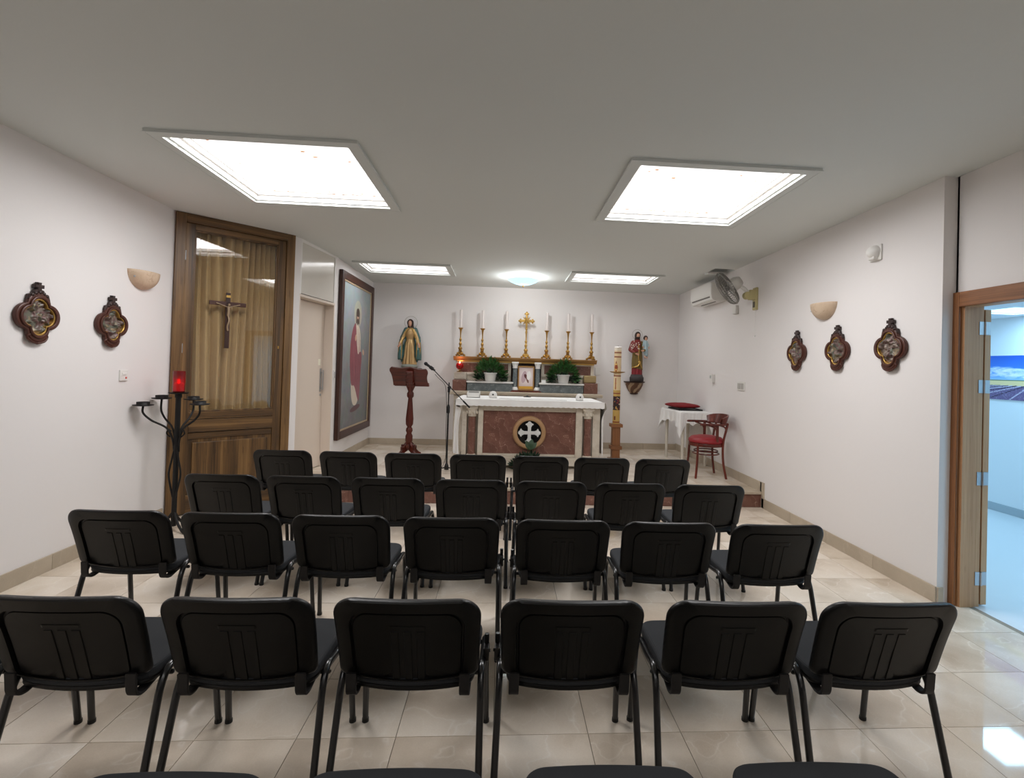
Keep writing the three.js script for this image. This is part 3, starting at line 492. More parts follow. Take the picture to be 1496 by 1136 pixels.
  const g = new THREE.BufferGeometry(); g.setAttribute('position', new THREE.Float32BufferAttribute(pts, 3)); g.setIndex(idx); g.computeVertexNormals();
  part(c, 'cloth_sheet', toCreasedNormals(g, 0.6), M.cloth);
  const fg = new THREE.PlaneGeometry(hw1 - hw0 + 0.02, 0.085, 120, 4), fp = fg.attributes.position;
  for (let i = 0; i < fp.count; i++) { const xx = fp.getX(i), yy = fp.getY(i); fp.setZ(i, 0.006 * Math.sin(xx * 23) * (0.5 - yy / 0.085) + 0.004); if (yy < -0.03) fp.setY(i, yy + 0.004 * Math.sin(xx * 90)); }
  fg.computeVertexNormals(); fg.translate((hw0 + hw1) / 2, ytop - 0.0425, 0.064);
  part(c, 'front_drop', fg, M.cloth, 'scalloped front edge of the cloth');
  // things lying on the altar
  const on = (v) => [v[0], 1.096, v[1]];
  one('white_runner', 'long white folded linen laid along the altar top', 'linen', muv(join(box(0.96, 0.008, 0.34, 0, 0.004, 0, 0.003), box(0.9, 0.006, 0.3, 0.01, 0.010, 0.0, 0.002))), M.cloth, on([0.40, -7.12]));
  const book = thing('small_white_box', 'small white open box at the altar end near the microphone', 'box', on([-0.40, -7.15]));
  part(book, 'box_body', join(span(-0.09, 0.09, 0, 0.006, -0.06, 0.06), span(-0.09, 0.09, 0, 0.055, 0.054, 0.06), span(-0.09, 0.09, 0, 0.085, -0.06, -0.054), span(-0.09, -0.084, 0, 0.06, -0.06, 0.06), span(0.084, 0.09, 0, 0.06, -0.06, 0.06)), M.white); part(book, 'printed_label', span(-0.07, 0.07, 0.062, 0.078, -0.054, -0.053), std({ color: 0x8a8a88, roughness: 0.8 }));
  [[-0.13, -7.14, 'near the small white box'], [1.07, -7.06, 'at the end near the tall candle']].forEach(([px, pz, w]) => {
    const d = thing('white_candle_globe', 'round white tealight holder on the altar ' + w, 'candle holder', on([px, pz]));
    part(d, 'globe', lathe([[0, 0], [0.05, 0], [0.056, 0.02], [0.054, 0.055], [0.038, 0.084], [0.016, 0.094], [0, 0.094]], 24), M.white); part(d, 'star_opening', tr(cyl(0.014, 0.014, 0.006, 0, 0, 0, 5), 0, 0.048, 0.055, PI / 2), std({ color: 0x4a4a48, roughness: 0.8 }));
  });
  one('black_microphone_base', 'small flat black stand in the middle of the altar', 'stand', lathe([[0, 0], [0.055, 0], [0.055, 0.008], [0.02, 0.014], [0.008, 0.03], [0, 0.03]], 24), M.black, on([0.36, -7.46]));
}
{ // small black wedges at the foot of the altar columns
  for (const [px, w, s] of [[-0.56, 'by the microphone', 1], [1.34, 'by the tall candle', -1]]) { const o = thing('floor_spotlight', `small black angled spotlight at the altar foot ${w}`, 'spotlight', [px + (s > 0 ? 0.0 : 0.02), PLAT, -6.95]); part(o, 'lamp_body', tr(cyl(0.03, 0.02, 0.1, 0, 0, 0, 14), 0, 0.09, 0, 0.3, 0, -s * 0.7), M.black); part(o, 'spot_stand', join(cyl(0.035, 0.04, 0.012, 0, 0.006, 0, 14), cyl(0.006, 0.006, 0.09, 0, 0.05, 0, 8)), M.black); }
}
// ---------------------------------------------------------------- retable behind the altar
const RX = 0.372, RZ = -8.72;
{
  const t = thing('retable', 'marble retable with golden cornice behind the front altar', 'retable', [RX, PLAT, RZ]);
  const x = (v) => v - RX, y = (v) => v - PLAT;
  part(t, 'altar_body', muv(span(x(-0.76), x(1.50), 0, y(1.08), 0, 0.62)), M.pale);
  part(t, 'altar_slab', muv(span(x(-0.84), x(1.585), y(1.08), y(1.13), 0, 0.70, 0.01)), M.beige);
  for (const s of [-1, 1]) {
    const ex = s < 0 ? [-0.805, -0.585] : [1.315, 1.545];
    part(t, 'end_block', muv(span(x(ex[0]), x(ex[1]), y(1.13), y(1.30), 0, 0.44, 0.006)), M.red);
    part(t, 'end_block_cap', muv(span(x(ex[0] + 0.01), x(ex[1] - 0.01), y(1.30), y(1.425), 0, 0.36, 0.02)), s < 0 ? M.pale : std({ color: 0x9a8458, roughness: 0.5 }));
    const sx = s < 0 ? [-0.57, 0.155] : [0.595, 1.305];
    part(t, 'plant_shelf', muv(span(x(sx[0]), x(sx[1]), y(1.13), y(1.262), 0, 0.46, 0.004)), M.green, 'grey green marble shelf');
    part(t, 'shelf_top', muv(span(x(sx[0] - 0.012), x(sx[1] + 0.012), y(1.262), y(1.285), 0, 0.475, 0.004)), M.white);
    const px = s < 0 ? [-0.755, 0.13] : [0.625, 1.50];
    part(t, 'back_panel', muv(span(x(px[0]), x(px[1]), y(1.285), y(1.615), 0, 0.26)), M.pale);
    part(t, 'red_inset', muv(span(x(px[0] + 0.05), x(px[1] - 0.05), y(1.425), y(1.575), 0.2, 0.266)), M.red);
    part(t, 'inset_frame', muv(join(span(x(px[0]), x(px[0] + 0.05), y(1.38), y(1.615), 0.2, 0.285, 0.005), span(x(px[1] - 0.05), x(px[1]), y(1.38), y(1.615), 0.2, 0.285, 0.005), span(x(px[0] + 0.05), x(px[1] - 0.05), y(1.575), y(1.615), 0.2, 0.285, 0.005), span(x(px[0] + 0.05), x(px[1] - 0.05), y(1.385), y(1.425), 0.2, 0.285, 0.005))), M.pale);
    const cx = s < 0 ? 0.192 : 0.562;
    part(t, 'niche_column', muv(cyl(0.036, 0.038, 0.30, x(cx), y(1.36), 0.38, 18)), M.green);
    part(t, 'niche_capital', muv(join(tr(lathe([[0, 0], [0.04, 0], [0.044, 0.01], [0.038, 0.02], [0.05, 0.07], [0.055, 0.08], [0, 0.08]], 16), x(cx), y(1.51), 0.38), box(0.11, 0.025, 0.11, x(cx), y(1.602), 0.38, 0.004))), M.white);
    part(t, 'niche_column_base', muv(tr(lathe([[0, 0.06], [0.038, 0.06], [0.05, 0.04], [0.056, 0.02], [0.062, 0], [0, 0]], 16), x(cx), y(1.15), 0.38)), M.white);
  }
  part(t, 'niche_back', muv(span(x(0.13), x(0.625), y(1.13), y(1.615), 0, 0.18)), M.darkframe); part(t, 'niche_step', muv(span(x(0.13), x(0.62), y(1.13), y(1.15), 0.18, 0.47)), M.mahogany);
  const prof = poly([[0, 0], [0.33, 0], [0.335, 0.012], [0.36, 0.03], [0.37, 0.05], [0.39, 0.055], [0.39, 0.068], [0, 0.068]]);
  const g = ext(prof, 2.345); g.rotateY(-PI / 2); g.translate(x(1.535), y(1.613), 0);
  part(t, 'cornice', muv(g, true), M.goldWood, 'golden brown moulded cornice');
  part(t, 'frieze', muv(span(x(-0.76), x(1.50), y(1.595), y(1.62), 0, 0.32, 0.004), true), M.gold);
}
const CTOP = 1.613 + 0.068 + 0.001;
{ // candlesticks, candles and standing cross on the cornice
  const stick = new THREE.Group();
  const SP = [[0, 0.085], [0.02, 0.087], [0.03, 0.098], [0.022, 0.112], [0.034, 0.128], [0.036, 0.142], [0.02, 0.156], [0.013, 0.168], [0.02, 0.19], [0.026, 0.212], [0.016, 0.232], [0.012, 0.25], [0.02, 0.27], [0.022, 0.285], [0.012, 0.30], [0.010, 0.34], [0.013, 0.40], [0.02, 0.445], [0.03, 0.458], [0.042, 0.47], [0.042, 0.476], [0.01, 0.478], [0, 0.478]];
  const baseG = join(lathe([[0, 0.02], [0.085, 0.018], [0.088, 0.028], [0.07, 0.04], [0.05, 0.055], [0.04, 0.08], [0.02, 0.09], [0, 0.09]], 3), ...[0, 1, 2].map((k) => ball(0.02, 0.075 * Math.sin(k * 2 * PI / 3), 0.019, 0.075 * Math.cos(k * 2 * PI / 3), 1, 0.95, 1, 10)), ...[0, 1, 2].map((k) => ball(0.026, 0.035 * Math.sin(k * 2 * PI / 3 + PI / 3), 0.05, 0.035 * Math.cos(k * 2 * PI / 3 + PI / 3), 1, 0.8, 0.6, 10)));
  part(stick, 'stem', lathe(SP, 20), M.brass); part(stick, 'base', baseG, M.brass); part(stick, 'spike', cyl(0.002, 0.004, 0.03, 0, 0.49, 0, 6), M.brass);
  const candleG = lathe([[0, 0], [0.0235, 0], [0.0235, 0.296], [0.019, 0.302], [0.006, 0.298], [0, 0.298]], 20);
  [-0.727, -0.363, 0.037, 0.715, 1.078, 1.481].forEach((x, i) => {
    const k = 5 - i, s = stick.clone(); s.name = numbered('candlestick'); scene.add(s); s.position.set(x, CTOP, -8.61); s.rotation.y = rr(-0.2, 0.2);
    s.userData = { label: `brass candlestick on the retable, ${ORD[k]} from the statue holding a child`, category: 'candlestick', group: 'brass candlesticks on the retable' };
    const c = thing('altar_candle', `tall white candle in the ${ORD[k]} brass candlestick from the statue holding a child`, 'candle', [x, CTOP + 0.478, -8.61], 0, 'white candles on the retable');
    part(c, 'wax', candleG, M.candle); part(c, 'wick', cyl(0.0015, 0.0015, 0.014, 0, 0.304, 0, 6), M.black);
  });
  const t = thing('standing_cross', 'golden standing cross in the middle of the candlesticks', 'cross', [0.367, CTOP, -8.60]);
  part(t, 'base', baseG, M.gold); const SP2 = SP.slice(0, -5).concat([[0.012, 0.46], [0.02, 0.49], [0.024, 0.5], [0.012, 0.52], [0, 0.52]]); part(t, 'stem', lathe(SP2, 20), M.gold);
  part(t, 'cross_arms', join(box(0.034, 0.25, 0.02, 0, 0.62, 0, 0.006), box(0.19, 0.034, 0.02, 0, 0.625, 0, 0.006), ...[[-0.1, 0.625], [0.1, 0.625], [0, 0.745]].flatMap(([a, b]) => [ball(0.026, a, b, 0, 1, 1, 0.7, 12), ...[0, 1, 2, 3].map((k) => ball(0.016, a + 0.024 * Math.cos(k * PI / 2), b + 0.024 * Math.sin(k * PI / 2), 0, 1, 1, 0.7, 8))])), M.gold);
  part(t, 'rays', join(...[0, 1, 2, 3].map((k) => tr(new THREE.ConeGeometry(0.026, 0.10, 5).translate(0, 0.045, 0), 0, 0.63, 0, 0, 0, PI / 4 + k * PI / 2))), M.gold);
  part(t, 'figure', join(tubeS([[0, 0.60, 0.016], [0, 0.66, 0.02]], 0.012, 6, 8), tubeS([[-0.07, 0.645, 0.014], [0, 0.635, 0.02], [0.07, 0.645, 0.014]], 0.006, 10, 6), tubeS([[0, 0.6, 0.016], [0.006, 0.55, 0.018], [0, 0.51, 0.014]], 0.008, 8, 6), ball(0.013, 0, 0.675, 0.022, 1, 1.1, 1, 8)), M.gold);
}
// potted plants: real leaves, joined into one foliage part
function foliage(n, R, H, droop, leaf, s0, zmin, keep = () => true, ymin) {
  const list = []; seed = s0;
  while (list.length < n) {
    const a = rr(0, 2 * PI), q = Math.sqrt(rnd()), len = rr(0.8, 1.25) * leaf, x = Math.cos(a) * R * q, z = Math.sin(a) * R * q * 0.75, h = H * (1 - q * q * 0.75) * rr(0.45, 1) - droop * q * q * rnd(), tilt = mixf(0.2, 1.9, q) * rr(0.7, 1.2), spin = rr(-1, 1);
    if (!keep(x, h, z)) continue;
    const g = new THREE.PlaneGeometry(len * 0.36, len, 2, 4); g.translate(0, len / 2, 0); const p = g.attributes.position;
    for (let i = 0; i < p.count; i++) { const v = p.getY(i) / len, w = Math.sin(PI * clamp(v * 0.94 + 0.05, 0, 1)); p.setX(i, p.getX(i) * w); p.setZ(i, -0.35 * len * v * v + Math.abs(p.getX(i)) * 0.4); }
    g.applyMatrix4(new THREE.Matrix4().makeTranslation(x, h, z).multiply(new THREE.Matrix4().makeRotationY(-a + PI / 2)).multiply(new THREE.Matrix4().makeRotationX(tilt)).multiply(new THREE.Matrix4().makeRotationY(spin)));
    for (let i = 0; i < p.count; i++) p.setZ(i, Math.max(zmin + 0.01 * rnd(), p.getZ(i))); g.computeVertexNormals(); list.push(g);
  }
  const G = join(list), yy = G.attributes.position; if (ymin !== undefined) for (let i = 0; i < yy.count; i++) yy.setY(i, Math.max(ymin, yy.getY(i))); return G;
}
{
  const potG = lathe([[0, 0], [0.075, 0], [0.08, 0.006], [0.098, 0.12], [0.108, 0.125], [0.108, 0.14], [0.098, 0.142], [0.09, 0.12], [0, 0.115]], 32);
  [[-0.205, 'near the red votive lamp', 501], [0.985, 'near the statue holding a child', 733]].forEach(([x, w, s]) => {
    const t = thing('potted_fern', `bushy green plant in a white pot on the retable ${w}`, 'plant', [x, 1.286, -8.345]);
    part(t, 'pot', potG, M.white, 'white plastic pot'); part(t, 'soil', cyl(0.09, 0.09, 0.01, 0, 0.113, 0, 24), std({ color: 0x2a1d14, roughness: 1 }));
    part(t, 'foliage', foliage(360, 0.235, 0.25, 0.12, 0.07, s, -0.08, (x, h, z) => h > 0.035 || Math.abs(x) > 0.13, -0.11).translate(0, 0.115, 0.0), M.leaf, 'dense small green leaves', true); part(t, 'trailing_foliage', foliage(240, 0.225, 0.1, 0.1, 0.07, s + 9, -0.08, (x, h, z) => Math.abs(x) > 0.12 || z < -0.05, -0.055).translate(0, 0.06, 0), M.leafDark, 'darker trailing leaves', true);
    const st = []; for (let k = 0; k < 14; k++) { const a = k * 0.45 + 0.2; st.push(tubeS([[0, 0.11, 0], [0.04 * Math.cos(a), 0.2, 0.03 * Math.sin(a)], [0.15 * Math.cos(a), 0.25, 0.11 * Math.sin(a)]], 0.0025, 6, 5)); } part(t, 'stems', join(st), M.leafDark);
  });
  const t = thing('altar_foot_plant', 'low leafy green plant at the foot of the altar medallion', 'plant', [0.36, PLAT, -6.68]);
  part(t, 'bowl', lathe([[0, 0], [0.07, 0], [0.12, 0.07], [0.125, 0.09], [0.115, 0.09], [0, 0.075]], 28), M.terracotta); part(t, 'foliage', foliage(240, 0.19, 0.13, 0.05, 0.085, 911, -0.13).translate(0, 0.08, 0), M.leafDark, 'dark green leaves', true);
  const lf = []; for (const [a, b, r] of [[0.03, 0.30, 0.3], [-0.01, 0.28, -0.4], [0.06, 0.27, 0.8]]) { const g = new THREE.PlaneGeometry(0.07, 0.13, 4, 6), p = g.attributes.position; for (let i = 0; i < p.count; i++) { const v = p.getY(i) / 0.13 + 0.5; p.setX(i, p.getX(i) * Math.sin(PI * (v * 0.92 + 0.06))); p.setZ(i, 0.02 * Math.sin(v * 3)); } g.computeVertexNormals(); lf.push(tr(g, a, b + 0.06, 0.0, -0.3, 0, -r), tubeS([[0, 0.08, 0], [a * 0.5, 0.2, 0.02], [a, b + 0.01, 0.01]], 0.003, 8, 5)); }
  part(t, 'tall_leaves', join(lf), std({ color: 0x2a4428, roughness: 0.55, side: THREE.DoubleSide }));
}
{ // framed picture in the niche
  const t = thing('framed_picture', 'small gold framed pale picture standing in the retable niche', 'picture', [0.375, 1.151, -8.36]); t.rotation.x = -0.06;
  const art = canvasTex(256, 384, (c, w, h) => {
    c.fillStyle = '#e9e0d8'; c.fillRect(0, 0, w, h); const g = c.createRadialGradient(w * 0.5, h * 0.4, 10, w * 0.5, h * 0.4, w * 0.7); g.addColorStop(0, '#f6eeee'); g.addColorStop(1, '#d9c6c2'); c.fillStyle = g; c.fillRect(0, 0, w, h);
    c.fillStyle = '#c4a9ae'; c.beginPath(); c.ellipse(w * 0.35, h * 0.45, 45, 110, 0.2, 0, 7); c.fill(); c.fillStyle = '#5a2a2a'; c.beginPath(); c.ellipse(w * 0.48, h * 0.42, 26, 46, -0.5, 0, 7); c.fill(); c.fillStyle = '#80564a'; c.beginPath(); c.ellipse(w * 0.6, h * 0.58, 18, 60, -0.35, 0, 7); c.fill(); c.fillStyle = '#f5f2ee'; c.beginPath(); c.ellipse(w * 0.7, h * 0.38, 38, 80, 0.1, 0, 7); c.fill();
    c.fillStyle = '#d8a53a'; c.fillRect(0, h * 0.88, w, h * 0.12);
  });
  part(t, 'frame', join(muv(span(-0.135, -0.113, 0, 0.40, -0.01, 0.014, 0.004)), muv(span(0.113, 0.135, 0, 0.40, -0.01, 0.014, 0.004)), muv(span(-0.113, 0.113, 0.378, 0.40, -0.01, 0.014, 0.004)), muv(span(-0.113, 0.113, 0, 0.03, -0.01, 0.014, 0.004))), M.goldWood); part(t, 'backing', box(0.23, 0.36, 0.008, 0, 0.2, -0.006), M.darkframe);
  part(t, 'picture_sheet', new THREE.PlaneGeometry(0.226, 0.348).translate(0, 0.204, 0.002), std({ map: art, roughness: 0.4 }));
  one('white_card', 'small white card beside the retable niche', 'card', box(0.07, 0.05, 0.004, 0, 0.026, 0, 0.001), M.white, [0.66, 1.286, -8.30]);
}
const redGlass = phy({ color: 0xe01018, roughness: 0.12, transmission: 0.75, thickness: 0 });
{ // red votive lamp on the retable end
  const t = thing('red_votive_lamp', 'small red glass lamp with flame on the retable end', 'lamp', [-0.70, 1.427, -8.30]);
  part(t, 'foot', lathe([[0, 0], [0.045, 0], [0.045, 0.006], [0.014, 0.014], [0.01, 0.03], [0.03, 0.04], [0, 0.042]], 20), M.brass);
  part(t, 'glass_cup', lathe([[0.02, 0.042], [0.05, 0.06], [0.062, 0.09], [0.055, 0.125], [0.044, 0.14], [0.04, 0.139], [0.051, 0.122], [0.057, 0.09], [0.046, 0.063], [0.02, 0.047]], 28), redGlass, 'red glass cup'); part(t, 'wax', cyl(0.044, 0.036, 0.05, 0, 0.085, 0, 20), std({ color: 0x8e1216, roughness: 0.6 }));
  part(t, 'flame', lathe([[0, 0.11], [0.008, 0.12], [0.01, 0.132], [0.005, 0.155], [0, 0.17]], 12), std({ color: 0xffffff, emissive: new THREE.Color().setRGB(1, 0.8, 0.55), emissiveIntensity: 4 }));
  const l = new THREE.PointLight(new THREE.Color().setRGB(1, 0.35, 0.2), 0.03, 0, 2); l.position.set(-0.70, 1.427 + 0.185, -8.28); l.castShadow = true; scene.add(l);
}
// ---------------------------------------------------------------- lectern, microphone, paschal candle
{
  const t = thing('lectern', 'turned mahogany lectern with a scalloped book rest', 'lectern', [-1.345, PLAT, -7.62]);
  part(t, 'post', muv(lathe([[0, 0.1], [0.05, 0.1], [0.05, 0.19], [0.04, 0.2], [0.052, 0.23], [0.052, 0.30], [0.034, 0.34], [0.05, 0.375], [0.044, 0.41], [0.03, 0.43], [0.052, 0.47], [0.056, 0.55], [0.044, 0.68], [0.034, 0.80], [0.030, 0.85], [0.048, 0.875], [0.05, 0.92], [0.034, 0.95], [0.05, 0.99], [0.066, 1.03], [0.07, 1.06], [0, 1.06]], 28)), M.mahogany);
  part(t, 'neck', muv(join(tr(box(0.095, 0.24, 0.05, 0, 0.12, 0.045, 0.01), 0, 1.045, 0, 0.42), tr(box(0.115, 0.02, 0.075, 0, 0.06, 0.045, 0.006), 0, 1.045, 0, 0.42), tr(box(0.105, 0.02, 0.07, 0, 0.13, 0.045, 0.006), 0, 1.045, 0, 0.42), tr(box(0.1, 0.02, 0.065, 0, 0.19, 0.045, 0.006), 0, 1.045, 0, 0.42))), M.mahogany);
  const sh = new THREE.Shape(); sh.moveTo(-0.25, 0); sh.lineTo(0.27, 0); sh.quadraticCurveTo(0.225, 0.09, 0.245, 0.17); sh.quadraticCurveTo(0.27, 0.235, 0.225, 0.275); sh.quadraticCurveTo(0.17, 0.265, 0.11, 0.272); sh.quadraticCurveTo(0.06, 0.285, 0, 0.30); sh.quadraticCurveTo(-0.06, 0.285, -0.12, 0.28); sh.quadraticCurveTo(-0.2, 0.285, -0.26, 0.295); sh.quadraticCurveTo(-0.315, 0.26, -0.28, 0.2); sh.quadraticCurveTo(-0.255, 0.14, -0.25, 0);
  part(t, 'book_rest', muv(tr(ext(sh, 0.022, 0.006, 2), 0, 1.04, -0.02, 0.42, 0, 0), true), M.mahogany, 'scalloped wooden desk board'); part(t, 'ledge', muv(tr(box(0.5, 0.05, 0.03, 0.01, 0.0, 0, 0.006), 0, 1.05, -0.04, 0.42, 0, 0), true), M.mahogany);
  for (let k = 0; k < 4; k++) { const f = new THREE.Shape(); f.moveTo(0, 0.09); f.lineTo(0, 0.22); f.quadraticCurveTo(0.05, 0.21, 0.07, 0.15); f.lineTo(0.11, 0.15); f.lineTo(0.11, 0.10); f.quadraticCurveTo(0.14, 0.06, 0.19, 0.04); f.lineTo(0.19, 0); f.lineTo(0.13, 0); f.quadraticCurveTo(0.09, 0.05, 0, 0.09); part(t, 'foot', muv(tr(ext(f, 0.036, 0.005, 1).translate(0.02, 0, -0.018), 0, 0, 0, 0, k * PI / 2 + PI / 4, 0)), M.mahogany); }
  part(t, 'cross_block', muv(join(box(0.20, 0.05, 0.05, 0, 0.155, 0.03, 0.008), box(0.05, 0.05, 0.18, 0, 0.155, 0, 0.008))), M.mahogany);
}
{
  const t = thing('microphone_stand', 'black boom microphone stand in front of the altar cloth', 'microphone stand', [-0.685, PLAT, -6.62]);
  part(t, 'pole', join(cyl(0.011, 0.011, 0.8, 0, 0.45, 0, 12), cyl(0.008, 0.008, 0.40, 0, 0.93, 0, 12), tr(lathe([[0.011, 0], [0.02, 0.02], [0.02, 0.09], [0.011, 0.12]], 14), 0, 0.73, 0)), M.black);
  part(t, 'hub', join(tr(lathe([[0, 0.02], [0.03, 0.02], [0.026, 0.07], [0.014, 0.1], [0, 0.1]], 14), 0, 0, 0)), M.black);
  for (let k = 0; k < 3; k++) { const a = 0.5 + k * 2 * PI / 3; part(t, 'leg', tubeR([[0.02 * Math.cos(a), 0.05, 0.02 * Math.sin(a)], [0.27 * Math.cos(a), 0.01, 0.27 * Math.sin(a)]], 0.008, 0.02, 4, 8), M.black); }
  const cl = [0.005, 1.065, 0];
  part(t, 'boom_clutch', join(tr(cyl(0.022, 0.022, 0.05, 0, 0, 0, 14), ...cl, PI / 2), box(0.03, 0.05, 0.03, 0.0, 1.03, 0, 0.005), tr(cyl(0.012, 0.016, 0.03, 0, 0, 0, 8), 0.005, 1.065, 0.035, PI / 2)), M.black);
  part(t, 'boom', join(tubeR([[-0.20, 1.285, 0], [0.26, 0.825, 0]], 0.006, 0.02, 6, 10), tubeR([[0.19, 0.895, 0], [0.265, 0.82, 0]], 0.011, 0.02, 4, 10)), M.black);
  const mic = thing('microphone', 'black handheld microphone clipped on the boom', 'microphone', [-0.885, PLAT + 1.288, -6.62]); mic.rotation.z = 0.95;
  part(mic, 'body', lathe([[0, -0.02], [0.011, -0.02], [0.012, 0], [0.017, 0.10], [0.018, 0.105], [0, 0.105]], 16), M.black); part(mic, 'grille', ball(0.024, 0, 0.125, 0, 1, 1.05, 1, 16), std({ color: 0x2a2a2c, roughness: 0.5, metalness: 0.6 })); part(mic, 'clip', join(tr(lathe([[0.018, -0.02], [0.022, -0.02], [0.022, 0.03], [0.018, 0.03]], 14), 0, 0.03, 0)), M.black);
  one('microphone_cable', 'thin black cable hanging down the microphone stand', 'cable', tubeS([[-0.18, 1.23, 0.01], [-0.14, 1.19, 0.03], [-0.05, 1.1, 0.03], [-0.025, 0.9, 0.02], [-0.02, 0.5, 0.016], [-0.024, 0.12, 0.016], [-0.10, 0.012, 0.05], [-0.22, 0.006, 0.02], [-0.5, 0.006, -0.2]], 0.0035, 70, 6), M.black, [-0.685, PLAT, -6.62]);
}
{
  const x = 1.70, z = -7.55, t = thing('candle_stand', 'square orange oak candle pedestal beside the altar', 'candle stand', [x, PLAT, z]);
  part(t, 'shaft', muv(join(box(0.115, 0.55, 0.115, 0, 0.28, 0, 0.004))), M.oakWarm); part(t, 'upper_collar', muv(box(0.172, 0.048, 0.172, 0, 0.53, 0, 0.005), true), M.oakWarm); part(t, 'lower_collar', muv(box(0.165, 0.05, 0.165, 0, 0.205, 0, 0.005), true), M.oakWarm);
  part(t, 'foot', muv(box(0.2, 0.04, 0.2, 0, 0.02, 0, 0.005), true), M.oakWarm);
  const deco = canvasTex(256, 1024, (c, w, h) => {
    c.fillStyle = '#e6cfa6'; c.fillRect(0, 0, w, h); c.fillStyle = '#caa65a'; c.fillRect(0, h * 0.56, w, h * 0.44); c.fillStyle = '#f1e6d4'; c.fillRect(0, 0, w, h * 0.04);
    c.fillStyle = '#8c3a24'; for (const q of [0.06, 0.115, 0.365, 0.595, 0.97]) c.fillRect(0, h * q, w, h * 0.014);
    c.fillStyle = '#2a1a16'; c.fillRect(0, h * 0.64, w, h * 0.18); for (let k = 0; k < 60; k++) { c.fillStyle = ['#7a2430', '#c99a4e', '#e6d8b8', '#3b2a4e', '#8c4030'][rnd() * 5 | 0]; c.beginPath(); c.ellipse(rr(0, w), rr(h * 0.645, h * 0.81), rr(6, 26), rr(3, 9), rr(0, 3), 0, 7); c.fill(); }
    for (let s = 0; s < 3; s++) { const cx = w * (s + 0.5) / 3; c.fillStyle = '#9c4a26'; c.beginPath(); c.moveTo(cx, h * 0.17); c.lineTo(cx + 22, h * 0.26); c.lineTo(cx, h * 0.35); c.lineTo(cx - 22, h * 0.26); c.fill(); c.fillStyle = '#e9c46a'; for (const q of [0.22, 0.29, 0.47, 0.53]) { c.beginPath(); c.arc(cx, h * q, 11, 0, 7); c.fill(); } c.fillStyle = '#a25630'; c.fillRect(cx - 6, h * 0.4, 12, h * 0.15); c.fillStyle = '#7a3a20'; c.fillRect(cx - 9, h * 0.9, 18, h * 0.05); }
  });
  const c = thing('paschal_candle', 'tall thick decorated candle standing on the oak pedestal', 'candle', [x, PLAT + 0.556, z]);
  part(c, 'wax', tr(cyl(0.053, 0.053, 1.13, 0, 0.565, 0, 32), 0, 0, 0, 0, 0.4, 0), std({ map: deco, roughness: 0.5 }), 'wax shaft with red bands and painted scene'); part(c, 'rim', lathe([[0, 1.135], [0.03, 1.13], [0.05, 1.145], [0.053, 1.13], [0.053, 1.12]], 28), M.candle); part(c, 'wick', cyl(0.003, 0.003, 0.03, 0, 1.145, 0, 6), M.black);
  part(c, 'drip_ring', tr(lathe([[0.053, 0], [0.10, 0.01], [0.115, 0.02], [0.115, 0.024], [0.09, 0.016], [0.053, 0.008]], 32), 0, 0.75, 0), M.brass, 'brass drip ring');
}
// ---------------------------------------------------------------- statues
const cap = (p, a, b, ra, rb) => { const bx = b[0] - a[0], by = b[1] - a[1], bz = b[2] - a[2], px = p[0] - a[0], py = p[1] - a[1], pz = p[2] - a[2], t = clamp((px * bx + py * by + pz * bz) / (bx * bx + by * by + bz * bz), 0, 1); return Math.hypot(px - bx * t, py - by * t, pz - bz * t) - mixf(ra, rb, t); };
const ell = (p, c, r) => { const x = (p[0] - c[0]) / r[0], y = (p[1] - c[1]) / r[1], z = (p[2] - c[2]) / r[2], k = Math.hypot(x, y, z); return (k - 1) * Math.min(...r); };
const smin = (a, b, k) => { const h = clamp(0.5 + 0.5 * (b - a) / k, 0, 1); return mixf(b, a, h) - k * h * (1 - h); };
function field(fn, c, s, n) {
  const mc = new MarchingCubes(n, new THREE.MeshBasicMaterial(), false, false, 90000); mc.isolation = 0; const h = n / 2;
  for (let k = 0; k < n; k++) for (let j = 0; j < n; j++) for (let i = 0; i < n; i++) mc.field[i + j * n + k * n * n] = -fn([c[0] + s * (i - h) / h, c[1] + s * (j - h) / h, c[2] + s * (k - h) / h]) * 100;
  mc.update(); const g = new THREE.BufferGeometry(); g.setAttribute('position', new THREE.BufferAttribute(mc.positionArray.slice(0, mc.count * 3), 3));
  const w = mergeVertices(g, 1e-5); w.scale(s, s, s); w.translate(...c); w.computeVertexNormals(); return w;
}
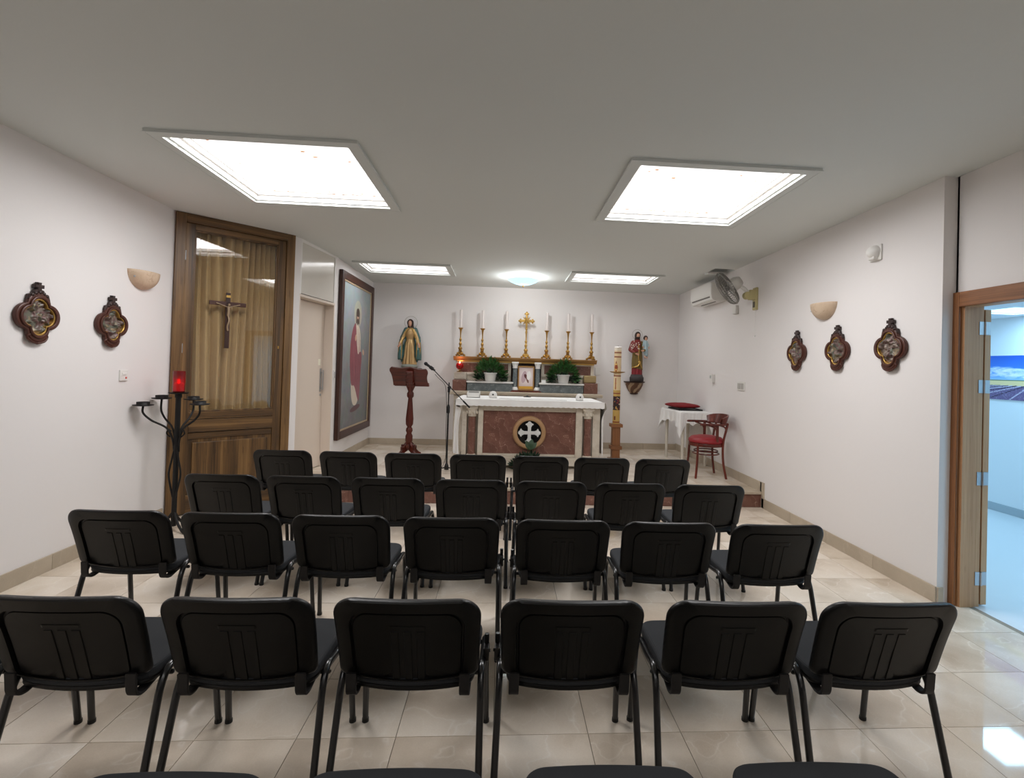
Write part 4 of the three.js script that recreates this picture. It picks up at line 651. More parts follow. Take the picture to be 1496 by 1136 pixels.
// a draped column: half widths over height, with vertical folds
function draped(prof, depth, folds, amp, twist = 0) {
  return (p) => { const y = p[1]; let i = 0; while (i < prof.length - 2 && y > prof[i + 1][0]) i++; const t = clamp((y - prof[i][0]) / (prof[i + 1][0] - prof[i][0]), 0, 1), r = mixf(prof[i][1], prof[i + 1][1], t), cxx = mixf(prof[i][2] || 0, prof[i + 1][2] || 0, t);
    const a = Math.atan2(p[2] / depth, p[0] - cxx), f = amp * Math.sin(folds * a + twist * y * 20) * (1 - sst(prof[prof.length - 1][0] * 0.45, prof[prof.length - 1][0] * 0.8, y)); const d = Math.hypot(p[0] - cxx, p[2] / depth) - r - f; const top = y - prof[prof.length - 1][0], bot = prof[0][0] - y; return Math.max(d * 0.8, top, bot); };
}
function headGeo(x, y, z, s, beard) {
  const f = (p) => { let d = ell(p, [0, 0, 0], [0.036, 0.048, 0.042]); d = smin(d, ell(p, [0, -0.03, 0.008], [0.025, 0.025, 0.028]), 0.02); d = smin(d, cap(p, [0, 0.008, 0.036], [0, -0.010, 0.048], 0.004, 0.006), 0.006); d = smin(d, ell(p, [0, -0.026, 0.036], [0.011, 0.004, 0.006]), 0.004);
    for (const q of [-1, 1]) { d = smin(d, ell(p, [q * 0.037, -0.004, 0], [0.005, 0.01, 0.008]), 0.006); d = Math.max(d, -ell(p, [q * 0.015, 0.004, 0.043], [0.008, 0.005, 0.008])); d = Math.min(d, ell(p, [q * 0.015, 0.003, 0.036], [0.005, 0.005, 0.005])); } d = smin(d, cap(p, [0, -0.03, -0.01], [0, -0.085, -0.012], 0.018, 0.022), 0.014); return d; };
  const g = field(f, [0, -0.015, 0], 0.095, 52); g.scale(s, s, s); g.translate(x, y, z); return g;
}
function handGeo(x, y, z, dir, s = 1) { // open hand, five fingers pointing along dir (rotation about z), palm forward
  const L = [tubeS([[0, 0, 0], [0, -0.03, 0]], 0.014, 4, 8)]; [[-0.010, 0.030], [-0.0035, 0.035], [0.003, 0.033], [0.009, 0.026]].forEach(([a, l]) => L.push(tubeS([[a, -0.03, 0], [a * 1.2, -0.03 - l * 0.6, 0.003], [a * 1.3, -0.03 - l, 0.009]], 0.0042, 6, 6))); L.push(tubeS([[0.010, -0.008, 0.002], [0.02, -0.024, 0.008], [0.021, -0.038, 0.012]], 0.0045, 6, 6));
  return tr(join(L), x, y, z, -0.2, 0, dir, s);
}
function wallBracket(name, label, x, y, hSh, mat1, mat2) { // shelf top at y
  const t = thing(name, label, 'bracket', [x, y, ZB]);
  const half = (pts, s = 24) => { const g = new THREE.LatheGeometry(pts.map((p) => V2(...p)), s, -PI / 2, PI); return g; };
  part(t, 'shelf', half([[0.0001, 0], [0.185, 0], [0.185, -0.012], [0.165, -0.024], [0.0001, -0.024]]), mat1); part(t, 'corbel', half([[0.155, -0.024], [0.15, -0.06], [0.125, -0.12], [0.095, -0.17], [0.07, -0.195], [0.065, -0.2], [0.0001, -0.2]]), mat2); part(t, 'corbel_tip', half([[0.075, -0.2], [0.07, -0.215], [0.04, -0.225], [0.0001, -0.225]]), mat1); return t;
}
const stripe = std({ map: tex(256, 256, (u, v) => { const k = Math.sin(2 * PI * (3 * u + 1.0 * v) + 3 * fbm(u, v, 4, 4, 3, 6)) > 0.2 ? 1 : 0; return k ? [166, 140, 112] : [104, 72, 50]; }, 1, 1), roughness: 0.5 });
const goldDress = std({ color: 0xbb9b6c, roughness: 0.36, metalness: 0.55 }), teal = std({ color: 0x3c605c, roughness: 0.42 }), tealPale = std({ color: 0x8fb3aa, roughness: 0.5 });
const haloMat = std({ color: 0xb9b2a8, roughness: 0.3, metalness: 0.8 });
{ // woman in a golden dress and teal mantle
  wallBracket('wall_bracket', 'wall bracket under the golden robed statue, behind the lectern', -1.545, 1.46, 0.2, M.darkframe, stripe);
  const t = thing('woman_statue', 'painted statue in golden dress and teal mantle, arms lowered', 'statue', [-1.545, 1.461, -8.57]);
  part(t, 'base', lathe([[0, 0], [0.125, 0], [0.13, 0.03], [0.12, 0.06], [0, 0.075]], 28), std({ color: 0x8a8f86, roughness: 0.6 }));
  const dress = draped([[0.05, 0.115], [0.2, 0.10], [0.38, 0.08], [0.47, 0.06], [0.56, 0.075], [0.63, 0.066], [0.67, 0.025]], 0.78, 11, 0.011);
  part(t, 'dress', field((p) => { let d = dress(p); for (const s of [-1, 1]) d = smin(d, Math.min(cap(p, [s * 0.065, 0.62, 0], [s * 0.115, 0.50, 0.02], 0.032, 0.028), cap(p, [s * 0.115, 0.50, 0.02], [s * 0.145, 0.41, 0.07], 0.027, 0.022)), 0.02); return d; }, [0, 0.37, 0], 0.37, 76), goldDress, 'golden dress with long folds');
  const mantle = (p) => { const y = p[1]; let d = 1;
    const back = Math.max(dress(p) - 0.016, -(dress(p) - 0.002), p[2] - 0.035 + 0.5 * Math.max(0, 0.5 - y) * 0.2 - (Math.abs(p[0]) > 0.075 ? 0.03 : -0.02), 0.10 - y, y - 0.66); d = back;
    for (const s of [-1, 1]) { d = smin(d, cap(p, [s * 0.075, 0.635, -0.012], [s * 0.125, 0.50, 0.0], 0.036, 0.038), 0.015); d = smin(d, cap(p, [s * 0.13, 0.50, -0.005], [s * 0.155, 0.40, 0.03], 0.03, 0.026), 0.015);
      const q = [p[0] - s * 0.145, p[1], p[2] - 0.01]; const w = 0.03 + 0.006 * Math.sin(q[2] * 180 + y * 10); d = smin(d, Math.max(Math.hypot(q[0], q[2] * 0.55) - w * (0.7 + 0.6 * sst(0.5, 0.2, y)), y - 0.47, 0.13 - y + 0.25 * Math.abs(q[2])), 0.012); } return d; };
  part(t, 'mantle', field(mantle, [0, 0.39, 0], 0.34, 84), teal, 'teal mantle');
  const trim = []; for (const s of [-1, 1]) { trim.push(tubeS([[s * 0.03, 0.655, 0.045], [s * 0.072, 0.58, 0.058], [s * 0.09, 0.50, 0.055], [s * 0.115, 0.46, 0.07], [s * 0.12, 0.3, 0.075], [s * 0.125, 0.15, 0.075]], 0.0075, 40, 6)); trim.push(tubeS([[s * 0.17, 0.42, 0.05], [s * 0.175, 0.3, 0.06], [s * 0.16, 0.16, 0.06]], 0.007, 20, 6)); } part(t, 'mantle_trim', join(trim), M.gold, 'golden mantle edge');
  const lin = []; for (const s of [-1, 1]) lin.push(tubeS([[s * 0.135, 0.42, 0.055], [s * 0.14, 0.3, 0.065], [s * 0.138, 0.17, 0.06]], 0.014, 20, 6)); part(t, 'mantle_lining', join(lin), tealPale);
  const body = [headGeo(-0.006, 0.745, 0.012, 1.0)]; for (const s of [-1, 1]) body.push(handGeo(s * 0.148, 0.40, 0.085, s * 0.35, s > 0 ? 1.05 : 1.05)); part(t, 'head_and_hands', join(body), M.skin);
  part(t, 'hair_veil', field((p) => { const h = Math.max(ell(p, [-0.006, 0.748, 0.002], [0.052, 0.06, 0.058]), -ell(p, [-0.006, 0.735, 0.06], [0.032, 0.052, 0.05])); return smin(Math.max(h, 0.70 - p[1]), Math.max(cap(p, [-0.006, 0.72, -0.025], [0, 0.62, -0.03], 0.045, 0.06), 0.60 - p[1]), 0.02); }, [0, 0.71, 0], 0.13, 44), M.hair, 'dark hair and veil');
  part(t, 'halo', tr(new THREE.TorusGeometry(0.105, 0.0035, 8, 48), -0.002, 0.752, -0.03), haloMat, 'thin metal halo ring');
  part(t, 'halo_pin', cyl(0.002, 0.002, 0.08, 0, 0.70, -0.045, 6), haloMat);
}
{ // bearded man carrying a child
  wallBracket('wall_bracket', 'striped wall bracket under the statue holding a child', 2.262, 1.345, 0.2, M.darkframe, stripe);
  const t = thing('man_and_child_statue', 'painted statue of bearded man in red and gold robe holding child', 'statue', [2.262, 1.346, -8.57]);
  part(t, 'base', join(lathe([[0, 0], [0.115, 0], [0.118, 0.07], [0.108, 0.08], [0.095, 0.12], [0, 0.125]], 28)), std({ color: 0x3f3a3a, roughness: 0.7 }), 'dark grey rock base');
  const robe = draped([[0.11, 0.088], [0.22, 0.085], [0.40, 0.082], [0.52, 0.076], [0.60, 0.08], [0.66, 0.07], [0.70, 0.028]], 0.8, 9, 0.007);
  const RR = (p) => { let d = robe(p); d = smin(d, Math.min(cap(p, [-0.07, 0.65, 0], [-0.115, 0.54, 0.01], 0.034, 0.03), cap(p, [-0.115, 0.54, 0.01], [-0.06, 0.48, 0.075], 0.028, 0.022)), 0.02); d = smin(d, Math.min(cap(p, [0.07, 0.65, 0], [0.115, 0.56, 0.02], 0.034, 0.03), cap(p, [0.115, 0.56, 0.02], [0.10, 0.53, 0.085], 0.028, 0.022)), 0.02); return d; };
  const slice = (fn, lo, hi) => (p) => Math.max(fn(p), lo(p) - p[1], p[1] - hi(p));
  part(t, 'tunic', field(slice(RR, () => 0.10, (p) => 0.30 - 0.4 * Math.abs(p[0] - 0.02)), [0, 0.38, 0], 0.33, 76), std({ color: 0x7d1620, roughness: 0.5 }), 'dark red tunic hem');
  part(t, 'robe', field(slice((p) => RR(p) - 0.004, (p) => 0.225 - 0.2 * (p[0] + 0.05), () => 0.72), [0, 0.42, 0], 0.34, 80), std({ color: 0x6e5a2a, roughness: 0.45, metalness: 0.2 }), 'olive gold robe');
  part(t, 'shawl', field((p) => Math.max(RR(p) - 0.012, 0.50 + 0.9 * (p[0] - 0.01) * (p[0] > 0.01 ? 4 : 0) + 0.25 * Math.max(0, -p[0] - 0.03) * -1 - p[1], p[1] - 0.71, p[0] - 0.045), [0, 0.56, 0], 0.2, 60), std({ map: tex(128, 128, () => [120, 34, 30], 1, 1), roughness: 0.5 }), 'red shawl');
  const fl = []; seed = 4242; for (let k = 0; k < 26; k++) { const a = rr(1.2, 3.4), y = rr(0.52, 0.68), r = 0.092 * (y > 0.62 ? mixf(1, 0.75, (y - 0.62) / 0.06) : 1.18); fl.push(ball(0.011, r * Math.cos(a) * 1.05 - 0.01, y, r * Math.sin(a) * 0.85 + 0.012, 1, 1, 0.7, 6)); } part(t, 'shawl_flowers', join(fl), std({ color: 0xd8c8bc, roughness: 0.6 }), 'pale flower print');
  part(t, 'robe_trim', join(tubeS([[-0.085, 0.235, 0.03], [-0.05, 0.245, 0.075], [0.0, 0.27, 0.085], [0.03, 0.33, 0.08]], 0.012, 24, 6), tubeS([[0.03, 0.33, 0.085], [0.05, 0.26, 0.075], [0.085, 0.225, 0.03]], 0.01, 16, 6), tubeS([[0.0, 0.62, 0.075], [0.01, 0.5, 0.08], [0.0, 0.4, 0.085], [0.025, 0.32, 0.088]], 0.008, 24, 6), ball(0.02, 0.02, 0.33, 0.085, 1.3, 1, 0.5, 10)), M.gold, 'golden trim');
  const body = [headGeo(0.0, 0.785, 0.015, 1.0), handGeo(-0.05, 0.47, 0.09, 1.2, 0.9), handGeo(0.095, 0.53, 0.095, -1.4, 0.9)]; part(t, 'head_and_hands', join(body), M.skin);
  part(t, 'hair_and_beard', field((p) => { const h = Math.max(ell(p, [0, 0.79, 0.002], [0.048, 0.056, 0.054]), -ell(p, [0, 0.782, 0.06], [0.03, 0.035, 0.045])); const b = Math.max(ell(p, [0, 0.745, 0.03], [0.032, 0.032, 0.028]), p[1] - 0.762); return Math.min(smin(h, Math.max(cap(p, [0, 0.77, -0.02], [0, 0.71, -0.02], 0.044, 0.045), 0.70 - p[1]), 0.02), b); }, [0, 0.76, 0.01], 0.11, 44), M.hair, 'dark hair and beard');
  part(t, 'halo', tr(new THREE.TorusGeometry(0.085, 0.003, 8, 44), 0, 0.80, -0.03), haloMat, 'thin metal halo ring'); part(t, 'halo_pin', cyl(0.002, 0.002, 0.07, 0, 0.755, -0.042, 6), haloMat);
  part(t, 'child_garment', field((p) => { let d = cap(p, [0.125, 0.68, 0.03], [0.12, 0.53, 0.06], 0.032, 0.045); d = smin(d, cap(p, [0.12, 0.54, 0.06], [0.14, 0.46, 0.05], 0.036, 0.034), 0.02); d = smin(d, cap(p, [0.10, 0.67, 0.03], [0.075, 0.60, 0.08], 0.018, 0.014), 0.01); d = smin(d, cap(p, [0.15, 0.67, 0.03], [0.175, 0.60, 0.06], 0.018, 0.014), 0.01); return d; }, [0.12, 0.57, 0.04], 0.17, 52), std({ color: 0x9fb4bb, roughness: 0.55 }), 'pale blue child garment');
  part(t, 'child_body', join(headGeo(0.13, 0.735, 0.035, 0.72), handGeo(0.073, 0.60, 0.085, 0, 0.6), handGeo(0.178, 0.60, 0.065, 0, 0.6), tubeS([[0.12, 0.47, 0.055], [0.118, 0.42, 0.06], [0.118, 0.405, 0.075]], 0.011, 8, 8), tubeS([[0.15, 0.47, 0.05], [0.15, 0.42, 0.055], [0.15, 0.405, 0.07]], 0.011, 8, 8)), M.skin);
  part(t, 'child_hair', field((p) => Math.max(ell(p, [0.13, 0.742, 0.026], [0.038, 0.042, 0.04]), -ell(p, [0.13, 0.73, 0.07], [0.024, 0.03, 0.034])), [0.13, 0.74, 0.03], 0.06, 32), M.hair);
}
// ---------------------------------------------------------------- tall painting
{
  const art = canvasTex(512, 712, (c, w, h) => {
    const g = c.createLinearGradient(0, 0, w, h); g.addColorStop(0, '#a9bcc4'); g.addColorStop(0.45, '#8b8f8f'); g.addColorStop(1, '#5f6262'); c.fillStyle = g; c.fillRect(0, 0, w, h);
    for (let k = 0; k < 900; k++) { const y = rr(0, h), q = y / h; c.fillStyle = `rgba(${(mixf(170, 90, q) + rr(-30, 30)) | 0},${(mixf(180, 92, q) + rr(-25, 25)) | 0},${(mixf(185, 92, q) + rr(-25, 25)) | 0},0.12)`; c.beginPath(); c.ellipse(rr(0, w), y, rr(10, 60), rr(6, 26), rr(0, 3), 0, 7); c.fill(); }
    const X = 0.52 * w; c.fillStyle = 'rgba(232,214,160,0.35)'; c.beginPath(); c.arc(X, h * 0.2, 70, 0, 7); c.fill();
    const blob = (col, pts) => { c.fillStyle = col; c.beginPath(); c.moveTo(pts[0][0] * w, pts[0][1] * h); for (let i = 1; i < pts.length; i++) { const a = pts[i - 1], b = pts[i]; c.quadraticCurveTo(a[0] * w, a[1] * h, (a[0] + b[0]) / 2 * w, (a[1] + b[1]) / 2 * h); } c.closePath(); c.fill(); };
    blob('#d9cbb8', [[0.42, 0.28], [0.62, 0.28], [0.66, 0.45], [0.66, 0.85], [0.36, 0.86], [0.34, 0.5], [0.42, 0.28]]);
    blob('#8d4450', [[0.42, 0.27], [0.34, 0.32], [0.28, 0.45], [0.30, 0.60], [0.36, 0.72], [0.46, 0.70], [0.60, 0.82], [0.66, 0.84], [0.68, 0.60], [0.72, 0.48], [0.64, 0.46], [0.56, 0.50], [0.50, 0.40], [0.47, 0.27], [0.42, 0.27]]);
    for (let k = 0; k < 40; k++) { c.strokeStyle = k % 2 ? 'rgba(90,30,44,0.35)' : 'rgba(190,110,120,0.3)'; c.lineWidth = rr(2, 6); const a = rr(0.34, 0.64), b = rr(0.3, 0.55); c.beginPath(); c.moveTo(a * w, b * h); c.quadraticCurveTo((a + 0.02) * w, (b + 0.12) * h, (a + rr(-0.04, 0.06)) * w, (b + rr(0.16, 0.26)) * h); c.stroke(); }
    c.fillStyle = '#c9a184'; c.beginPath(); c.ellipse(X, h * 0.215, 24, 34, 0, 0, 7); c.fill(); c.fillStyle = '#3e2a1c'; c.beginPath(); c.ellipse(X, h * 0.188, 30, 22, 0, 0, 7); c.fill(); c.fillRect(X - 32, h * 0.19, 13, 56); c.fillRect(X + 19, h * 0.19, 13, 56); c.beginPath(); c.ellipse(X, h * 0.252, 17, 16, 0, 0, 7); c.fill();
    c.fillStyle = '#c9a184'; c.beginPath(); c.ellipse(w * 0.76, h * 0.47, 18, 14, 0.6, 0, 7); c.fill(); c.beginPath(); c.ellipse(w * 0.47, h * 0.37, 14, 18, 0.6, 0, 7); c.fill(); c.fillStyle = '#5a2f36'; c.beginPath(); c.ellipse(w * 0.52, h * 0.875, 90, 14, -0.1, 0, 7); c.fill();
  });
  const W = 1.66, H = 2.28, t = thing('framed_painting', 'tall dark framed painting of a robed figure on the side wall', 'painting', [D1[0] + 0.004, 1.625, -7.785], PI / 2);
  const f = 0.105; part(t, 'frame', join(muv(span(-W / 2, -W / 2 + f, -H / 2, H / 2, 0, 0.05, 0.008)), muv(span(W / 2 - f, W / 2, -H / 2, H / 2, 0, 0.05, 0.008)), muv(span(-W / 2 + f, W / 2 - f, H / 2 - f, H / 2, 0, 0.05, 0.008), true), muv(span(-W / 2 + f, W / 2 - f, -H / 2, -H / 2 + f, 0, 0.05, 0.008), true)), M.darkframe);
  part(t, 'inner_slip', join(span(-W / 2 + f, -W / 2 + f + 0.022, -H / 2 + f, H / 2 - f, 0, 0.034), span(W / 2 - f - 0.022, W / 2 - f, -H / 2 + f, H / 2 - f, 0, 0.034), span(-W / 2 + f, W / 2 - f, H / 2 - f - 0.022, H / 2 - f, 0, 0.034), span(-W / 2 + f, W / 2 - f, -H / 2 + f, -H / 2 + f + 0.022, 0, 0.034)), std({ color: 0xb9a386, roughness: 0.5 }));
  part(t, 'canvas', new THREE.PlaneGeometry(W - 2 * f, H - 2 * f).translate(0, 0, 0.022), std({ map: art, roughness: 0.35 }), 'canvas with standing figure in crimson and white'); part(t, 'backing', box(W - 0.1, H - 0.1, 0.018, 0, 0, 0.011), M.darkframe);
}
// ---------------------------------------------------------------- iron candelabrum and red lamp
{
  const x = -2.87, z = -4.76, t = thing('iron_candelabrum', 'black wrought iron floor candelabrum with four pan arms', 'candelabrum', [x, 0, z]);
  part(t, 'pole', join(cyl(0.021, 0.021, 1.17, 0, 0.625, 0, 14), cyl(0.028, 0.028, 0.03, 0, 1.19, 0, 14)), M.iron);
  part(t, 'top_pan', lathe([[0, 1.205], [0.07, 1.21], [0.078, 1.22], [0.07, 1.218], [0, 1.212]], 28), M.iron);
  [[-0.21, 0.13, 1.105], [-0.205, -0.10, 1.15], [0.23, 0.08, 1.12], [0.02, -0.19, 1.14]].forEach(([ax, az, h]) => {
    const a = part(t, 'arm', tubeS([[0.02 * Math.sign(ax), 0.70, 0], [ax * 0.12, 0.80, az * 0.12], [ax * 0.30, 0.905, az * 0.30], [ax * 0.78, 0.985, az * 0.78], [ax, 1.05, az], [ax, h, az]], 0.0085, 40, 8), M.iron);
    part(a, 'pan', tr(lathe([[0, 0], [0.05, 0], [0.075, 0.006], [0.078, 0.012], [0.048, 0.008], [0.048, 0.036], [0.044, 0.036], [0.044, 0.01], [0, 0.008]], 26), ax, h, az), M.iron);
  });
  const sc = []; for (const s of [-1, 1]) sc.push(tubeS([[0.012 * s, 0.30, 0.01], [0.035 * s, 0.40, 0.012], [0.05 * s, 0.50, 0.012], [0.03 * s, 0.62, 0.012], [0.014 * s, 0.70, 0.012]], 0.008, 30, 8), tubeS([[0.05 * s, 0.83, 0.02], [0.075 * s, 0.86, 0.02], [0.06 * s, 0.895, 0.02], [0.04 * s, 0.88, 0.02]], 0.006, 16, 6)); part(t, 'scrolls', join(sc), M.iron, 'twisted iron scroll bars');
  for (let k = 0; k < 3; k++) { const a = k * 2 * PI / 3 + 0.6; part(t, 'foot', tubeS([[0.01 * Math.cos(a), 0.16, 0.01 * Math.sin(a)], [0.05 * Math.cos(a), 0.10, 0.05 * Math.sin(a)], [0.10 * Math.cos(a), 0.05, 0.10 * Math.sin(a)], [0.17 * Math.cos(a), 0.012, 0.17 * Math.sin(a)], [0.20 * Math.cos(a), 0.016, 0.20 * Math.sin(a)]], 0.011, 24, 8), M.iron); }
  const r = thing('red_sanctuary_lamp', 'glowing red glass lamp on top of the iron candelabrum', 'lamp', [x, 1.2205, z]);
  part(r, 'glass_cylinder', lathe([[0, 0], [0.046, 0], [0.048, 0.01], [0.048, 0.19], [0.044, 0.19], [0.044, 0.012], [0, 0.012]], 28), phy({ color: 0xa80c16, roughness: 0.08, transmission: 0.85, thickness: 0 }), 'red glass cylinder');
  part(r, 'glowing_candle', lathe([[0, 0.014], [0.04, 0.014], [0.041, 0.075], [0.03, 0.088], [0, 0.08]], 24), std({ color: 0xff3030, emissive: new THREE.Color().setRGB(1, 0.05, 0.05), emissiveIntensity: 1.6, roughness: 0.5 }), 'lit red wax'); part(r, 'flame', lathe([[0, 0.086], [0.006, 0.095], [0.004, 0.112], [0, 0.125]], 10), std({ color: 0xffffff, emissive: new THREE.Color().setRGB(1, 0.35, 0.2), emissiveIntensity: 3 }));
  const l = new THREE.PointLight(new THREE.Color().setRGB(1, 0.1, 0.07), 0.10, 0, 2); l.position.set(x, 1.2205 + 0.108, z); l.castShadow = true; l.shadow.radius = 1; scene.add(l);
}
// ---------------------------------------------------------------- carved wall plaques
{
  const circles = [[-0.078, -0.025, 0.088], [0.078, -0.025, 0.088], [0, 0.05, 0.088], [0, -0.115, 0.082]], N = 96;
  const rad = (a) => { const dx = Math.cos(a), dy = Math.sin(a); let r = 0; for (const [cx, c2, R] of circles) { const ox = cx, oy = c2 + 0.025, b = dx * ox + dy * oy, q = b * b - (ox * ox + oy * oy - R * R); if (q > 0) r = Math.max(r, b + Math.sqrt(q)); } return r; };
  const ring = (s) => { const o = []; for (let i = 0; i < N; i++) { const a = i / N * 2 * PI; o.push([Math.cos(a) * rad(a) * s, Math.sin(a) * rad(a) * s - 0.025]); } return o; };
  const prot = new THREE.Group(), bronze = std({ color: 0x4a2418, roughness: 0.38, metalness: 0.1 }), dark = std({ color: 0x2a1510, roughness: 0.45 });
  part(prot, 'carved_frame', join(ext(poly(ring(1.0), [ring(0.82).reverse()]), 0.03, 0.007, 2), ext(poly(ring(0.86), [ring(0.74).reverse()]), 0.04, 0.006, 2)), bronze, 'reddish brown carved frame');
  part(prot, 'gilt_rim', ext(poly(ring(0.76), [ring(0.68).reverse()]), 0.03, 0.004, 3), M.gold, 'gilded inner rim');
  const crest = new THREE.Shape(); [[-0.085, 0.085], [-0.075, 0.12], [-0.045, 0.13], [-0.035, 0.155], [-0.018, 0.158], [-0.018, 0.168], [-0.036, 0.168], [-0.036, 0.192], [-0.014, 0.192], [-0.016, 0.207], [0.016, 0.207], [0.014, 0.192], [0.036, 0.192], [0.036, 0.168], [0.018, 0.168], [0.018, 0.158], [0.035, 0.155], [0.045, 0.13], [0.075, 0.12], [0.085, 0.085], [0, 0.12]].forEach(([a, b], i) => i ? crest.lineTo(a, b) : crest.moveTo(a, b));
  const cr = part(prot, 'crest', join(ext(crest, 0.026, 0.004, 1), ...[[-0.055, 0.118], [0.055, 0.118], [0, 0.138], [-0.03, 0.132], [0.03, 0.132]].map(([a, b]) => ball(0.013, a, b, 0.026, 1, 1, 0.7, 8))), dark, 'carved crest with small cross');
  part(prot, 'bottom_scroll', join(...[-1, 1].map((s) => tubeS([[0, -0.205, 0.02], [s * 0.05, -0.19, 0.024], [s * 0.075, -0.16, 0.02], [s * 0.06, -0.145, 0.026]], 0.008, 16, 6))), bronze);
  const reliefs = [0, 1, 2, 3, 4].map((q) => {
    const R = 14, pos = [], col = [], idx = [], palette = [[0.10, 0.062, 0.045], [0.19, 0.15, 0.125], [0.13, 0.07, 0.065], [0.10, 0.10, 0.075], [0.21, 0.16, 0.10]];
    for (let r = 0; r <= R; r++) for (let i = 0; i < N; i++) { const a = i / N * 2 * PI, k = r / R * 0.70, x = Math.cos(a) * rad(a) * k, y = Math.sin(a) * rad(a) * k, u = x * 3 + 0.5, v = y * 3 + 0.5; const h = fbm(u, v, 9, 9, 3, 300 + q * 31); pos.push(x, y - 0.025, 0.006 + (r < R ? 0.03 * sst(0.35, 0.75, h) : 0)); const c = palette[Math.floor(pn(u * 11, v * 11, 64, 64, 70 + q) * 4.999)], m = 0.7 + 0.8 * pn(u * 23, v * 23, 99, 99, 9); col.push(c[0] * m, c[1] * m, c[2] * m); }
    for (let r = 0; r < R; r++) for (let i = 0; i < N; i++) { const a = r * N + i, b = r * N + (i + 1) % N; idx.push(a, a + N, b, b, a + N, b + N); }
    const g = new THREE.BufferGeometry(); g.setAttribute('position', new THREE.Float32BufferAttribute(pos, 3)); g.setAttribute('color', new THREE.Float32BufferAttribute(col, 3)); g.setIndex(idx); g.computeVertexNormals(); return g;
  });
  const rm = std({ vertexColors: true, roughness: 0.4, metalness: 0.15 });
  [[XL + 0.002, 1.805, -3.675, 1, 'on the left wall, farther from the slanted wooden door'], [XL + 0.002, 1.805, -4.335, 1, 'on the left wall, below the sconce by the wooden door'], [XR - 0.002, 1.80, -3.812, -1, 'first from the doorway on the right wall'], [XR - 0.002, 1.797, -4.452, -1, 'second from the doorway on the right wall'], [XR - 0.002, 1.793, -5.095, -1, 'third from the doorway on the right wall']].forEach(([x, y, z, s, w], i) => {
    const o = prot.clone(); o.name = numbered('carved_plaque'); scene.add(o); o.position.set(x, y, z); o.rotation.y = s * PI / 2; o.userData = { label: 'carved quatrefoil plaque ' + w, category: 'plaque', group: 'carved plaques on the side walls' };
    part(o, 'relief', reliefs[i], rm, 'painted relief scene');
  });
}
// ---------------------------------------------------------------- wall fittings
[[XL, 2.205, -4.675, 1, 'beside the slanted wooden door'], [XR, 2.165, -4.66, -1, 'above the plaques on the right wall']].forEach(([x, y, z, s, w]) => {
  const o = thing('wall_sconce', `beige alabaster half bowl sconce ${w}`, 'sconce', [x, y, z], s * PI / 2, 'alabaster wall sconces');
  const prof = []; for (let k = 0; k <= 10; k++) { const a = k / 10 * PI / 2; prof.push([0.175 * Math.sin(a) + 0.0001, 0.06 - 0.155 * Math.cos(a)]); } for (let k = 10; k >= 0; k--) { const a = k / 10 * PI / 2; prof.push([0.165 * Math.sin(a) + 0.0001, 0.06 - 0.145 * Math.cos(a)]); }
  const g = new THREE.LatheGeometry(prof.map((p) => V2(...p)), 32, -PI / 2, PI); g.scale(1, 1, 0.62); part(o, 'bowl', g, std({ map: T.alabaster, roughness: 0.55 }), 'mottled alabaster bowl');
  part(o, 'wall_plate', box(0.16, 0.09, 0.012, 0, 0.0, 0.006, 0.004), M.white); part(o, 'bulb_holder', cyl(0.015, 0.018, 0.05, 0, 0.0, 0.05, 12), M.white); part(o, 'fixing_knob', ball(0.008, -0.15, 0.0, 0.045, 1, 1, 1, 10), M.steel);
});
function plate(name, label, cat, x, y, z, turn, w, h, rocker, d = 0.012) {
  const o = thing(name, label, cat, [x, y, z], turn); part(o, 'plate', box(w, h, d, 0, 0, d / 2, 0.003), M.whitePlastic);
  for (const r of rocker) part(o, 'rocker', box(r[2], r[3], 0.006, r[0], r[1], d + 0.002, 0.002), r[4] || M.white); return o;
}
plate('light_switch', 'white wall socket switch behind the iron candelabrum', 'switch', XL, 1.368, -4.50, PI / 2, 0.09, 0.09, [[0.0, 0.015, 0.05, 0.02], [0.02, -0.02, 0.014, 0.014, std({ color: 0xc03028, roughness: 0.4 })]]);
plate('light_switch', 'small grey switch between cream door and tall painting', 'switch', D1[0] + 0.001, 1.36, -6.88, PI / 2, 0.05, 0.12, [[0, 0, 0.03, 0.08, std({ color: 0xa8a8aa, roughness: 0.4 })]]);
plate('thermostat', 'small white wall thermostat below the air conditioner', 'thermostat', XR, 1.455, -7.20, -PI / 2, 0.09, 0.12, [[-0.01, 0.02, 0.05, 0.04, std({ color: 0xb9bcb8, roughness: 0.3 })], [0.028, -0.02, 0.018, 0.018]], 0.045);
plate('light_switch', 'grey double switch plate above the red armchair', 'switch', XR, 1.378, -6.335, -PI / 2, 0.19, 0.115, [[-0.045, 0, 0.07, 0.07, std({ color: 0xb5b3ae, roughness: 0.4 })], [0.045, 0, 0.07, 0.07, std({ color: 0xb5b3ae, roughness: 0.4 })]]);
plate('cover_plate', 'white square cover plate on the altar wall, upper of two', 'cover plate', 1.62, 1.50, ZB, 0, 0.09, 0.13, []); plate('cover_plate', 'white square cover plate on the altar wall, lower of two', 'cover plate', 1.62, 1.24, ZB, 0, 0.09, 0.13, []);
plate('junction_box', 'small white junction box under the air conditioner', 'junction box', XR, 2.37, -6.52, -PI / 2, 0.10, 0.11, [], 0.04);
{
  const o = thing('motion_sensor', 'white rounded alarm sensor high on the right wall', 'sensor', [XR, 2.56, -4.0], -PI / 2);
  part(o, 'base_plate', box(0.13, 0.13, 0.016, 0, 0, 0.008, 0.005), M.whitePlastic); part(o, 'dome', ball(0.06, 0, 0.005, 0.016, 1, 0.95, 1.1, 20), M.white); part(o, 'lower_lens', box(0.07, 0.03, 0.05, 0, -0.045, 0.03, 0.012), M.whitePlastic);
}
